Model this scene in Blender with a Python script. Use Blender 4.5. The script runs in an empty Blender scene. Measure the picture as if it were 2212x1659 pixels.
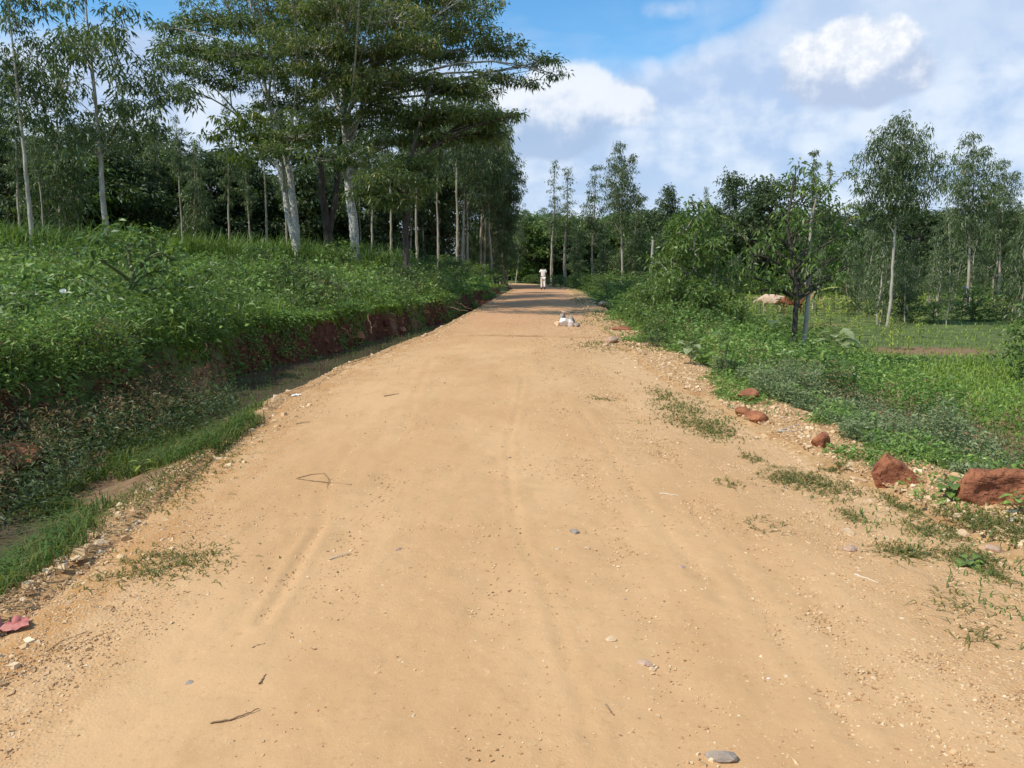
import bpy, bmesh, math, random
import numpy as np
from mathutils import Vector, Matrix, noise as mnoise
rng = np.random.default_rng(7); random.seed(7)
S = bpy.context.scene; COL = S.collection
R = math.radians
# ------------------------------------------------------------------ camera
F = 1736.0; TH = math.atan((829.5-580)/F); CH = 1.6
cam = bpy.data.cameras.new('camera'); camo = bpy.data.objects.new('camera', cam); COL.objects.link(camo)
camo.location = (0,0,CH); camo.rotation_euler = (R(90)-TH,0,0)
cam.sensor_width = 36; cam.lens = 36*F/2212; cam.clip_end = 3000; cam.clip_start = .05
S.camera = camo
cT, sT = math.cos(TH), math.sin(TH)
def ray(px, py):
    a = (px-1106)/F; b = (829.5-py)/F
    return np.array([a, cT+b*sT, -sT+b*cT])
def PY(px, py, Y):            # the point at distance Y seen there
    d = ray(px, py); return d*(Y/d[1]) + np.array([0,0,CH])
def PG(px, py, z=0.):         # the point at height z seen there
    d = ray(px, py); return d*((z-CH)/d[2]) + np.array([0,0,CH])
# ------------------------------------------------------------------ noise
def _h(ix, iy, s):
    n = (ix*374761393 + iy*668265263 + s*1442695041) & 0xffffffff
    n = ((n ^ (n >> 13))*1274126177) & 0xffffffff
    return ((n ^ (n >> 16)) & 0xffff)/65535.0
def vn(x, y, s=0):
    x = np.asarray(x, float); y = np.asarray(y, float)
    ix = np.floor(x).astype(np.int64); iy = np.floor(y).astype(np.int64)
    fx = x-ix; fy = y-iy; fx = fx*fx*(3-2*fx); fy = fy*fy*(3-2*fy)
    return (_h(ix,iy,s)*(1-fx)+_h(ix+1,iy,s)*fx)*(1-fy) + (_h(ix,iy+1,s)*(1-fx)+_h(ix+1,iy+1,s)*fx)*fy
def fbm(x, y, o=4, s=0):
    x = np.asarray(x, float); y = np.asarray(y, float)
    t = 0; a = .5; n = 0
    for i in range(o):
        t = t + a*vn(x*2**i, y*2**i, s+i*17); n += a; a *= .5
    return t/n-.5             # -0.5..0.5
def sst(a, b, x):
    t = np.clip((np.asarray(x, float)-a)/(b-a), 0, 1); return t*t*(3-2*t)
# ------------------------------------------------------------------ terrain
TY  = [0,3,4.5,6.6,10.3,14,20,28,40,55,65,75,85,95,110]
TXL = [-2.3,-2.3,-2.4,-2.6,-2.9,-2.72,-2.05,-1.6,-1.0,-.2,.3,-.3,-3,-8,-20]
TXR = [3.1,3.0,2.95,2.6,2.4,2.3,2.4,2.7,3.1,4.0,4.3,3.7,1.6,-3,-14]
TBY = [0,10,14.7,17.4,24,29,43,60,80,110]
TBX = [-5.0,-5.0,-4.9,-4.3,-3.5,-2.85,-1.9,-.8,-2.5,-22]
def xl(Y): return np.interp(Y, TY, TXL) + .16*fbm(np.asarray(Y,float)*.9, 3., 3, 5)
def xr(Y): return np.interp(Y, TY, TXR) + .25*fbm(np.asarray(Y,float)*.8, 9., 3, 6)
def xb(Y): return np.interp(Y, TBY, TBX) + 1.1*fbm(np.asarray(Y,float)*.55, 1., 5, 11) + .25*fbm(np.asarray(Y,float)*2.6, 5., 3, 12)
def H(X, Y):
    X = np.asarray(X, float); Y = np.asarray(Y, float)
    l = xl(Y); r = xr(Y); b = np.minimum(xb(Y), l-.45)
    kd = 1-sst(30, 46, Y); kb = 1-.7*sst(46, 72, Y)
    e = np.maximum(b-X, 0)
    zl = np.interp(e, [0,1,3,6,11,18,40,120], [.46,.62,.86,1.04,1.32,1.55,2.1,3.2])
    zl = zl*kb + .16*fbm(X*.5,Y*.5,3,31) + .10*fbm(X*2.2,Y*2.2,3,32)*sst(0,.5,e)
    floor_ = -.52*kd - .04 + .10*fbm(X*1.5,Y*1.5,3,33) + .30*kd*sst(5.4,6.6,Y)*(1-sst(10,11.3,Y))
    fw = .16 + .8*np.abs(fbm(Y*.7, 4., 3, 41))*sst(9,14,Y) 
    t = np.clip((X-b)/fw, 0, 1)
    zb = (zl)*(1-t**1.3) + floor_*t**1.3 + (.30*fbm(X*3.2,Y*2.2,5,35)+.08*fbm(X*12,Y*12,3,36))*np.sin(np.pi*t)
    u = np.clip((l-X)/(.62+.75*(1-sst(5.6,8,Y))), 0, 1); zr = floor_*sst(0,1,u)
    zleft = np.where(X < b, zl, np.where(t < 1, zb, np.minimum(zr, 1)))
    zleft = np.where((X >= b) & (u < 1), np.maximum(zr, np.where(t<1, zb, zr)), zleft)
    c = (l+r)/2; w = (r-l)/2
    zroad = .05*(1-np.clip(np.abs(X-c)/w,0,1)**2) - .045
    q = X-r-.75-.25*fbm(Y*.5,2.,2,44)
    zrt = np.interp(q, [-9,0,.5,1.5,3,6,40,200], [0,0,-.12,-.5,-.82,-1.0,-1.05,-.4]) 
    zrt = zrt*(1-.5*sst(48,75,Y)) + sst(70,130,Y)*.8*sst(0,6,q)
    zrt = zrt + .05*fbm(X*1.2,Y*1.2,4,51)*sst(-.6,.4,q) + .12*fbm(X*.15,Y*.15,3,52)*sst(2,6,q)
    z = np.where(X < l, zleft, np.where(X > r, np.where(q<0, .012*fbm(X*6,Y*6,3,53), zrt), zroad))
    # small rill that crosses the road
    yr = 19.2 - .16*X + .25*fbm(X*1.3, 7., 3, 61)
    z = z - .085*np.exp(-((Y-yr)/.10)**2)*sst(-2.3,-1.2,X)*(1-sst(3.0,4.2,X))
    return z
def Hs(x, y): return float(H(np.array([x]), np.array([y]))[0])
# ------------------------------------------------------------------ mesh helpers
def mesh(name, V, polys, mat=None, v=None, smooth=False, attrs=None):
    """polys: list of integer arrays (N,k)"""
    me = bpy.data.meshes.new(name); V = np.asarray(V, np.float32).reshape(-1,3)
    polys = [np.asarray(p, np.int32) for p in polys if len(p)]
    me.vertices.add(len(V)); me.vertices.foreach_set('co', V.ravel())
    li = np.concatenate([p.ravel() for p in polys]); tot = np.concatenate([np.full(len(p), p.shape[1], np.int32) for p in polys])
    st = np.concatenate([[0], np.cumsum(tot)[:-1]]).astype(np.int32)
    me.loops.add(len(li)); me.loops.foreach_set('vertex_index', li)
    me.polygons.add(len(tot)); me.polygons.foreach_set('loop_start', st); me.polygons.foreach_set('loop_total', tot)
    me.update(calc_edges=True)
    me.polygons.foreach_set('use_smooth', np.full(len(tot), bool(smooth)))
    if v is not None:
        a = me.attributes.new('v', 'FLOAT', 'FACE'); a.data.foreach_set('value', np.asarray(v, np.float32))
    for k, arr in (attrs or {}).items():
        a = me.attributes.new(k, 'FLOAT', 'POINT'); a.data.foreach_set('value', np.asarray(arr, np.float32))
    if mat: me.materials.append(mat)
    return me
def obj(name, me, parent=None, loc=None, rot=None, scale=None):
    o = bpy.data.objects.new(name, me); COL.objects.link(o)
    if parent: o.parent = parent
    if loc is not None: o.location = [float(c) for c in loc]
    if rot is not None: o.rotation_euler = rot
    if scale is not None: o.scale = scale
    return o
def tag(o, label=None, cat=None, group=None, kind=None):
    if label: o['label'] = label
    if cat: o['category'] = cat
    if group: o['group'] = group
    if kind: o['kind'] = kind
    return o
def empty(name, loc, rot=(0,0,0), scale=(1,1,1)):
    o = bpy.data.objects.new(name, None); COL.objects.link(o); o.empty_display_size = .2
    o.location = [float(c) for c in loc]; o.rotation_euler = rot; o.scale = scale; return o
def bez(a, b, c, n=6):
    t = np.linspace(0,1,n)[:,None]; return a*(1-t)**2 + 2*b*t*(1-t) + c*t*t
class Tubes:
    def __init__(s): s.V=[]; s.F=[]; s.n=0
    def add(s, pts, rad, k=6):
        pts = np.asarray(pts, float); m = len(pts); rad = np.broadcast_to(np.asarray(rad, float), (m,))
        T = np.gradient(pts, axis=0); T /= np.linalg.norm(T, axis=1, keepdims=True)+1e-9
        a = np.array([.3,.9,.1]) if abs(T[0] @ [.3,.9,.1]) < .9 else np.array([1.,0,0])
        U = np.cross(T, a); U /= np.linalg.norm(U, axis=1, keepdims=True)+1e-9; W = np.cross(T, U)
        an = np.arange(k)/k*2*np.pi
        ring = pts[:,None,:] + rad[:,None,None]*(np.cos(an)[None,:,None]*U[:,None,:] + np.sin(an)[None,:,None]*W[:,None,:])
        s.V.append(ring.reshape(-1,3)); i = np.arange(m-1)[:,None]*k; j = np.arange(k)[None,:]; j2 = (j+1)%k
        s.F.append((np.stack([i+j, i+j2, i+k+j2, i+k+j], -1).reshape(-1,4))+s.n); s.n += m*k
    def mesh(s, name, mat): return mesh(name, np.concatenate(s.V), [np.concatenate(s.F)], mat, smooth=True)
def nrm(a): return a/(np.linalg.norm(a, axis=-1, keepdims=True)+1e-9)
def leafV(P, D, L, W, droop=.0, g=rng, fl=.75):
    P = np.asarray(P,float); D = nrm(D); n = len(P); L = np.broadcast_to(L,(n,))[:,None]; W = np.broadcast_to(W,(n,))[:,None]
    s = nrm(np.cross(D, g.normal(size=(n,3))*fl+np.array([0,0,1.]))); mid = P + D*L*.42
    tip = P + D*L; tip[:,2:] -= (L*droop)
    return np.stack([P, mid+s*W/2, tip, mid-s*W/2], 1)
def leafmesh(name, Q, mat, v):
    n = len(Q); return mesh(name, Q.reshape(-1,3), [np.arange(n*4).reshape(n,4)], mat, v=v)
def bladeV(P, h, w, lean, g=rng):
    """two quads per blade"""
    n = len(P); a = g.uniform(0,2*np.pi,n); d = np.stack([np.cos(a),np.sin(a),0*a],1); s = np.stack([-np.sin(a),np.cos(a),0*a],1)
    h = np.broadcast_to(h,(n,))[:,None]; w = np.broadcast_to(w,(n,))[:,None]; lean = np.broadcast_to(lean,(n,))[:,None]
    up = np.array([0,0,1.]); m = P + up*h*.6 + d*h*lean*.25; t = P + up*h*(1-.35*lean) + d*h*lean
    V = np.stack([P-s*w/2, P+s*w/2, m+s*w*.42, m-s*w*.42, t+s*w*.06, t-s*w*.06], 1)
    b = np.arange(n)[:,None]*6
    Fq = np.concatenate([b+np.array([[0,1,2,3]]), b+np.array([[3,2,4,5]])], 1).reshape(-1,4)
    return V.reshape(-1,3), Fq
def blades(name, P, h, w, lean, mat, v, g=rng):
    V, Fq = bladeV(P, h, w, lean, g); return mesh(name, V, [Fq], mat, v=np.repeat(v, 2))
def scatter(TV, TF, pos, rz, scl, tilt=None):
    n = len(pos); c, s = np.cos(rz), np.sin(rz)
    V = TV[None]*scl[:,None,:]
    x = V[...,0]*c[:,None]-V[...,1]*s[:,None]; y = V[...,0]*s[:,None]+V[...,1]*c[:,None]
    V = np.stack([x,y,V[...,2]], -1) + pos[:,None,:]
    Fs = TF[None] + (np.arange(n)*len(TV))[:,None,None]
    return V.reshape(-1,3), Fs.reshape(-1, TF.shape[1])
# ------------------------------------------------------------------ materials
class NT:
    def __init__(s, nt): s.nt = nt; s.l = nt.links
    def n(s, t, **k):
        x = s.nt.nodes.new(t)
        for a, b in k.items(): setattr(x, a, b)
        return x
    def put(s, sock, val):
        if isinstance(val, bpy.types.NodeSocket): s.l.new(val, sock)
        elif val is not None:
            if hasattr(sock.default_value, '__len__') and not isinstance(val, (int, float)):
                val = list(val); L = len(sock.default_value)
                if len(val) < L: val += [1.]*(L-len(val))
                sock.default_value = val[:L]
            elif hasattr(sock.default_value, '__len__'): sock.default_value = [val]*3 + ([1.] if len(sock.default_value)==4 else [])
            else: sock.default_value = val
    def m(s, op, a, b=None, c=None, clamp=False):
        x = s.n('ShaderNodeMath', operation=op, use_clamp=clamp); s.put(x.inputs[0], a)
        if b is not None: s.put(x.inputs[1], b)
        if c is not None: s.put(x.inputs[2], c)
        return x.outputs[0]
    def mr(s, v, a, b, c=0., d=1., smooth=True):
        x = s.n('ShaderNodeMapRange', interpolation_type='SMOOTHSTEP' if smooth else 'LINEAR')
        for i, q in enumerate((v,a,b,c,d)): s.put(x.inputs[i], q)
        return x.outputs[0]
    def mix(s, f, a, b):
        x = s.n('ShaderNodeMix', data_type='RGBA'); s.put(x.inputs[0], f); s.put(x.inputs[6], a); s.put(x.inputs[7], b); return x.outputs[2]
    def noise(s, sc, vec=None, det=4, rough=.55, dist=0, out=0):
        x = s.n('ShaderNodeTexNoise'); x.inputs['Scale'].default_value = sc; x.inputs['Detail'].default_value = det
        x.inputs['Roughness'].default_value = rough; x.inputs['Distortion'].default_value = dist
        if vec is not None: s.l.new(vec, x.inputs['Vector'])
        return x.outputs[out]
    def vor(s, sc, vec=None, feat='F1', out='Distance'):
        x = s.n('ShaderNodeTexVoronoi', feature=feat); x.inputs['Scale'].default_value = sc
        if vec is not None: s.l.new(vec, x.inputs['Vector'])
        return x.outputs[out]
    def ramp(s, f, stops):
        x = s.n('ShaderNodeValToRGB'); s.l.new(f, x.inputs[0]); cr = x.color_ramp
        while len(cr.elements) < len(stops): cr.elements.new(.5)
        for e, (p, c) in zip(cr.elements, stops): e.position = p; e.color = (*c, 1)
        return x.outputs[0]
    def bump(s, h, st, dist, nrml=None):
        x = s.n('ShaderNodeBump'); x.inputs['Strength'].default_value = st; x.inputs['Distance'].default_value = dist; s.l.new(h, x.inputs['Height'])
        if nrml is not None: s.l.new(nrml, x.inputs['Normal'])
        return x.outputs[0]
def newmat(name):
    m = bpy.data.materials.new(name); m.use_nodes = True; nt = m.node_tree; nt.nodes.clear(); t = NT(nt)
    out = t.n('ShaderNodeOutputMaterial'); p = t.n('ShaderNodeBsdfPrincipled'); nt.links.new(p.outputs[0], out.inputs[0])
    p.inputs['Specular IOR Level'].default_value = .25
    return m, t, p, out
def leafmat(name, stops, tr=.35, rough=.5, spec=.35):
    m, t, p, out = newmat(name)
    stops = [(q, tuple(min(.6,k*w_*GAIN.get(name,1.)) for k, w_ in zip(c_, (1.30,1.02,.95)))) for q, c_ in stops]
    a = t.n('ShaderNodeAttribute', attribute_name='v'); oi = t.n('ShaderNodeObjectInfo')
    f = t.m('ADD', a.outputs['Fac'], t.m('MULTIPLY', t.m('SUBTRACT', oi.outputs['Random'], .5), .22), clamp=True)
    c = t.ramp(f, stops)
    t.put(p.inputs['Base Color'], c); p.inputs['Roughness'].default_value = rough; p.inputs['Specular IOR Level'].default_value = spec
    tl = t.n('ShaderNodeBsdfTranslucent'); t.l.new(t.mix(.5, c, t.mix(.6, c, (.30,.42,.03))), tl.inputs[0])
    mx = t.n('ShaderNodeMixShader'); mx.inputs[0].default_value = tr
    t.l.new(p.outputs[0], mx.inputs[1]); t.l.new(tl.outputs[0], mx.inputs[2]); t.l.new(mx.outputs[0], out.inputs[0])
    return m
def simple(name, c1, c2, sc=8, rough=.85, bump=.3, bd=.01, det=5):
    m, t, p, out = newmat(name); tc = t.n('ShaderNodeTexCoord').outputs['Object']
    n = t.noise(sc, tc, det); t.put(p.inputs['Base Color'], t.mix(t.mr(n,.3,.7), c1, c2)); p.inputs['Roughness'].default_value = rough
    t.l.new(t.bump(t.noise(sc*4, tc, 5), bump, bd), p.inputs['Normal']); return m
M = {}
GAIN = dict(eucalyptus_leaf=1.45, broad_leaf=2.4, yellow_leaf=1.15, dark_leaf=1.5, shrub_leaf=1.6, herb_leaf=2.3, greygreen_leaf=1.9, grass_blade=1.35, field_grass_blade=1.7, maize_leaf=1.5)
M['euc']    = leafmat('eucalyptus_leaf', [(0,(.030,.060,.022)),(.45,(.060,.105,.040)),(.8,(.11,.165,.07)),(1,(.19,.24,.13))], .3, .42, .45)
M['big']    = leafmat('broad_leaf',      [(0,(.026,.050,.016)),(.45,(.050,.084,.026)),(.75,(.105,.125,.042)),(.93,(.21,.185,.08)),(1,(.30,.23,.11))], .38, .4, .45)
M['bigy']   = leafmat('yellow_leaf',     [(0,(.045,.085,.014)),(.5,(.09,.15,.02)),(.85,(.22,.26,.03)),(1,(.42,.34,.05))], .4, .4, .4)
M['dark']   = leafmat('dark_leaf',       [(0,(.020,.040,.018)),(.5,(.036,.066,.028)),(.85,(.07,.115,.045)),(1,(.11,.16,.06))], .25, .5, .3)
M['shrub']  = leafmat('shrub_leaf',      [(0,(.030,.070,.016)),(.5,(.065,.13,.030)),(.85,(.13,.21,.05)),(1,(.26,.31,.09))], .35, .4, .4)
M['herb']   = leafmat('herb_leaf',       [(0,(.030,.070,.018)),(.5,(.070,.14,.032)),(.85,(.13,.21,.055)),(1,(.24,.29,.12))], .35, .5, .3)
M['grey']   = leafmat('greygreen_leaf',  [(0,(.05,.085,.04)),(.5,(.10,.155,.075)),(.85,(.17,.225,.13)),(1,(.27,.30,.20))], .3, .6, .2)
M['wildgrass']  = leafmat('half_dry_grass', [(0,(.07,.11,.03)),(.5,(.15,.18,.05)),(.75,(.24,.23,.10)),(1,(.42,.36,.20))], .35, .6, .2)
M['grass']  = leafmat('grass_blade',     [(0,(.035,.085,.018)),(.5,(.07,.15,.03)),(.85,(.13,.21,.05)),(1,(.34,.33,.15))], .35, .5, .3)
M['fgrass'] = leafmat('field_grass_blade',[(0,(.06,.12,.02)),(.5,(.11,.20,.035)),(.85,(.17,.26,.05)),(1,(.32,.34,.12))], .35, .5, .3)
M['maize']  = leafmat('maize_leaf',      [(0,(.10,.18,.03)),(.5,(.17,.25,.045)),(1,(.35,.36,.08))], .4, .45, .3)
M['dry']    = leafmat('dry_weed',        [(0,(.10,.08,.045)),(.5,(.17,.14,.075)),(1,(.33,.28,.16))], .2, .7, .2)
M['purple'] = leafmat('dry_greyviolet_weed', [(0,(.10,.10,.075)),(.5,(.18,.17,.13)),(1,(.28,.27,.22))], .2, .7, .2)
def barkmat(name, cols, sc, patch, bump=.5):
    m, t, p, out = newmat(name); tc = t.n('ShaderNodeTexCoord').outputs['Object']
    mp = t.n('ShaderNodeMapping'); mp.inputs['Scale'].default_value = (1,1,.35); t.l.new(tc, mp.inputs[0])
    n = t.noise(sc, mp.outputs[0], 6, .65); n2 = t.noise(sc*3.3, tc, 4, .7)
    c = t.mix(t.mr(n,.4,.6), cols[0], cols[1]); c = t.mix(t.mr(n2, patch, patch+.08), c, cols[2])
    t.put(p.inputs['Base Color'], c); p.inputs['Roughness'].default_value = .85
    t.l.new(t.bump(n2, bump, .02), p.inputs['Normal']); return m
M['bark_white'] = barkmat('bark_lichen', [(.20,.17,.13),(.33,.31,.26),(.62,.60,.53)], 5, .47)
M['bark_dark']  = barkmat('bark_dark',   [(.055,.042,.030),(.10,.078,.058),(.20,.18,.15)], 5, .60)
M['bark_euc']   = barkmat('bark_eucalyptus', [(.30,.24,.17),(.42,.36,.27),(.16,.11,.07)], 3, .62, .3)
M['bark_pale']  = barkmat('bark_pale',   [(.34,.29,.22),(.46,.41,.33),(.20,.16,.11)], 5, .62, .3)
M['stem']       = simple('green_stem', (.10,.14,.05),(.18,.17,.08), 12)
# ground: attributes soil / gravel / grassy
m, t, p, out = newmat('earth'); tc = t.n('ShaderNodeTexCoord').outputs['Object']
def att(n): return t.n('ShaderNodeAttribute', attribute_name=n).outputs['Fac']
n1 = t.noise(1.2, tc, 6, .6); n2 = t.noise(9, tc, 6, .65); n3 = t.noise(45, tc, 4, .7)
green = t.mix(t.mr(n1,.35,.65), (.075,.105,.030), (.13,.165,.055)); green = t.mix(t.mr(n2,.5,.75), green, (.15,.125,.06))
red = t.mix(t.mr(n2,.3,.7), (.060,.026,.016), (.135,.055,.030)); red = t.mix(t.mr(n3,.55,.75), red, (.20,.095,.055))
fld = t.mix(t.mr(n2,.35,.65), (.20,.115,.06), (.27,.17,.095))
tan = t.mix(t.mr(n2,.3,.7), (.42,.235,.10), (.55,.34,.16)); tan = t.mix(t.mr(n3,.55,.72), tan, (.64,.45,.26)); tan = t.mix(t.mr(n1,.5,.72), tan, (.36,.18,.075))
c = green
for nm, cc in (('field', fld), ('red', red), ('gravel', tan)):
    f = t.mr(t.m('ADD', att(nm), t.m('MULTIPLY', t.m('SUBTRACT', n2, .5), .7)), .35, .65); c = t.mix(f, c, cc)
t.put(p.inputs['Base Color'], c); p.inputs['Roughness'].default_value = .95; p.inputs['Specular IOR Level'].default_value = .1
t.l.new(t.bump(n3, .6, .02, t.bump(n2, .5, .05)), p.inputs['Normal']); M['earth'] = m
# road
m, t, p, out = newmat('dirt_road'); tc = t.n('ShaderNodeTexCoord').outputs['Object']
def att(n): return t.n('ShaderNodeAttribute', attribute_name=n).outputs['Fac']
mp = t.n('ShaderNodeMapping'); mp.inputs['Scale'].default_value = (1,.35,1); t.l.new(tc, mp.inputs[0]); st = mp.outputs[0]
n0 = t.noise(.7, st, 5, .6); n1 = t.noise(4, st, 6, .65); n2 = t.noise(26, tc, 6, .7); n3 = t.noise(120, tc, 4, .7)
c = t.mix(t.mr(n0,.35,.65), (.515,.296,.135), (.595,.362,.176)); c = t.mix(t.mr(n1,.48,.75,0,.65), c, (.46,.268,.118))
c = t.mix(t.mr(n2,.57,.74,0,.6), c, (.68,.46,.25)); c = t.mix(t.mr(n2,.44,.30,0,.55), c, (.40,.225,.10)); c = t.mix(t.mr(n3,.58,.72,0,.4), c, (.36,.20,.09))
edge = att('edge'); rough = att('rough')
c = t.mix(t.m('MULTIPLY', edge, t.mr(n1,.35,.6)), c, (.46,.235,.085))
far = att('far'); c = t.mix(t.m('MULTIPLY', far, t.mr(n1,.3,.7,.6,1.)), c, (.50,.265,.135))  # reddish brown of the leaf shade put into the far road's colour
vd = t.vor(55, tc); vc = t.vor(55, tc, out='Color')
vd2 = t.vor(20, tc); 
peb = t.m('MULTIPLY', t.mr(vd,.5,.2), rough); 
c = t.mix(t.m('MULTIPLY', peb, .5), c, t.mix(t.mr(n3,.4,.6), (.40,.25,.13), (.74,.58,.38)))
c = t.mix(t.m('MULTIPLY', att('wet'), t.mr(n2,.3,.6,.5,1)), c, (.16,.075,.03))
c = t.mix(t.mr(t.noise(.33, tc, 4, .6), .5, .72, 0, .35), c, (.38,.205,.085))
t.put(p.inputs['Base Color'], c); p.inputs['Roughness'].default_value = .92; p.inputs['Specular IOR Level'].default_value = .12
b1 = t.bump(n2, .35, .012); b2 = t.bump(t.m('MULTIPLY', t.mr(vd,.55,.1), t.m('ADD', t.m('MULTIPLY', rough, .8), .0)), .6, .008, b1); b3 = t.bump(n3, .35, .004, b2)
t.l.new(b3, p.inputs['Normal']); M['road'] = m
# stones
def stonemat(name, a, b, cc, sc=14, holes=False):
    m, t, p, out = newmat(name); tc = t.n('ShaderNodeTexCoord').outputs['Object']
    n1 = t.noise(sc*.4, tc, 5, .6); n2 = t.noise(sc*2.2, tc, 6, .7)
    c = t.mix(t.mr(n1,.35,.65), a, b); c = t.mix(t.mr(n2,.52,.68), c, cc); t.put(p.inputs['Base Color'], c)
    p.inputs['Roughness'].default_value = .9; p.inputs['Specular IOR Level'].default_value = .15
    nn = t.bump(n2, .7, .02)
    if holes: nn = t.bump(t.mr(t.vor(sc*2.5, tc), 0,.35), .7, .012, nn)
    t.l.new(nn, p.inputs['Normal']); return m
M['laterite'] = stonemat('laterite', (.24,.085,.045), (.40,.165,.075), (.16,.062,.038), 14, True)
M['tanstone'] = stonemat('tan_stone', (.55,.37,.20), (.68,.50,.32), (.44,.28,.15))
M['palestone'] = stonemat('pale_stone', (.66,.58,.50), (.80,.74,.68), (.50,.42,.35), 6)
M['greystone'] = stonemat('grey_stone', (.30,.24,.19), (.40,.32,.25), (.48,.40,.33), 8)
M['pinkstone'] = stonemat('pinkish_stone', (.46,.29,.19), (.56,.38,.27), (.36,.22,.15))
m, t, p, out = newmat('gravel_grain'); a = t.n('ShaderNodeAttribute', attribute_name='v').outputs['Fac']
t.put(p.inputs['Base Color'], t.ramp(a, [(0,(.30,.17,.085)),(.2,(.48,.29,.14)),(.6,(.60,.40,.21)),(.9,(.70,.52,.32)),(1,(.78,.66,.50))])); p.inputs['Roughness'].default_value=.9; p.inputs['Specular IOR Level'].default_value=.15
M['gravel'] = m
m, t, p, out = newmat('clod_soil'); a = t.n('ShaderNodeAttribute', attribute_name='v').outputs['Fac']
t.put(p.inputs['Base Color'], t.ramp(a, [(0,(.08,.028,.015)),(.6,(.20,.075,.035)),(1,(.34,.16,.08))])); p.inputs['Roughness'].default_value=.95
M['clod'] = m
m, t, p, out = newmat('ditch_water'); tc = t.n('ShaderNodeTexCoord').outputs['Object']
t.put(p.inputs['Base Color'], t.mix(t.mr(t.noise(1.1,tc,4),.35,.65), (.085,.062,.040),(.13,.098,.064))); p.inputs['Roughness'].default_value=.10; p.inputs['Specular IOR Level'].default_value=.5
t.l.new(t.bump(t.noise(7,tc,3), .08, .02), p.inputs['Normal']); M['water'] = m
M['path'] = simple('path_soil', (.34,.22,.12),(.44,.31,.18), 2)
M['twig'] = simple('dry_twig', (.20,.12,.06),(.34,.23,.13), 30)
M['root'] = simple('root_bark', (.09,.05,.03),(.17,.11,.07), 30)
M['paletwig'] = simple('pale_stick', (.55,.45,.33),(.68,.60,.48), 30)
M['skin'] = simple('skin', (.050,.028,.018),(.062,.036,.023), 6, .6, .1)
M['hair'] = simple('hair', (.008,.007,.006),(.014,.012,.010), 60, .9, .5)
M['cream_cloth'] = simple('cream_cloth', (.80,.72,.64),(.86,.80,.72), 5, .9, .5, .02)
M['blue_cloth'] = simple('blue_cloth', (.010,.020,.20),(.018,.03,.28), 5, .9, .4, .02)
M['dark_cloth'] = simple('dark_cloth', (.02,.025,.035),(.035,.04,.055), 5, .9, .4, .02)
M['shoe'] = simple('shoe_leather', (.02,.015,.012),(.035,.028,.02), 8, .6)
M['cow_tan'] = simple('tan_hide', (.48,.32,.21),(.62,.45,.33), 2.5, .8, .1)
M['cow_red'] = simple('red_hide', (.20,.060,.028),(.27,.09,.04), 2.5, .8, .1)
M['horn'] = simple('horn', (.45,.40,.32),(.6,.55,.45), 8, .5)
M['white_hide'] = simple('white_hide', (.65,.6,.55),(.72,.68,.62), 5, .8)
M['red_plastic'] = simple('red_plastic', (.40,.11,.09),(.56,.24,.19), 9, .6, .3, .01)
M['white_petal'] = simple('white_petal', (.78,.80,.74),(.82,.84,.80), 9, .6)
M['wall'] = simple('mud_wall', (.30,.20,.13),(.38,.27,.18), 3)
M['tin'] = simple('tin_roof', (.50,.53,.58),(.60,.63,.68), 4, .45, .1)
M['rust_tin'] = simple('weathered_roof', (.30,.30,.31),(.42,.42,.43), 4, .5, .1)
M['timber'] = simple('timber', (.12,.08,.05),(.2,.14,.09), 10)
# ------------------------------------------------------------------ ground, road, water, path
def rows():
    y = [-6.,-2.,0.,1.0]
    while y[-1] < 110: y.append(y[-1]+max(.05, y[-1]*.0085))
    while y[-1] < 900: y.append(y[-1]*1.06)
    return np.array(y)
Yr = rows(); b_ = np.minimum(xb(Yr), xl(Yr)-.45); l_ = xl(Yr); r_ = xr(Yr)
cl = [ -b for b in (700,400,250,160,110,80,60,46,36,29,24,20,17,14.5,12.5,10.8,9.3,8,7,6.2,5.5,4.9,4.3,3.8,3.3,2.9,2.5,2.1,1.8,1.5,1.2,1.0,.8,.62,.46,.32,.2,.1,.04)]
cols = [b_+c for c in cl]
for k in range(0,13): cols.append(b_+ .7*k/12*np.minimum(1,(l_-b_)/1.6))
bb = cols[-1].copy()
for k in range(1,15): cols.append(bb+(l_-bb)*k/14)
for k in range(1,15): cols.append(l_+(r_-l_)*k/14)
for c in list(np.arange(.1,4.2,.1))+[4.5,4.9,5.3,5.8,6.4,7,7.7,8.5,9.5,10.5,12,13.5,15,17,19.5,22,25,29,34,40,48,58,72,90,115,160,240,380,650]: cols.append(r_+c)
X = np.stack(cols, 1); Y = np.repeat(Yr[:,None], X.shape[1], 1)
Z = H(X, Y); inroad = (X > l_[:,None]+.02) & (X < r_[:,None]-.02)
dr = np.minimum(X-l_[:,None], r_[:,None]-X); Z = np.where(inroad & (Y<112), Z-.05*sst(.0,.35,dr), Z)
nr, nc = X.shape; idx = np.arange(nr*nc).reshape(nr,nc)
G = np.stack([idx[:-1,:-1], idx[:-1,1:], idx[1:,1:], idx[1:,:-1]], -1).reshape(-1,4)
eb = X-b_[:,None]; el = l_[:,None]-X; q = X-r_[:,None]
red = ((eb > -.12) & (el > .15))*1. * (1-.3*sst(40,60,Y))
red = red*(.35+.65*sst(-.16,.02,fbm(Y*.45+.2*X,6.,3,79)+.10*sst(14,18,Y)))
red = red*np.where((eb>.8)&(Y<30), .5, 1.)
red = np.maximum(red, np.exp(-((q-1.2)/.9)**2)*sst(12,15,Y)*(1-sst(38,46,Y))*(.62+.5*fbm(X*.7,Y*.4,3,71)))
def pat(px, py, z, rx, ry): 
    c = PG(px,py,z); return np.exp(-(((X-c[0])/rx)**2+((Y-c[1])/ry)**2))
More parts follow.
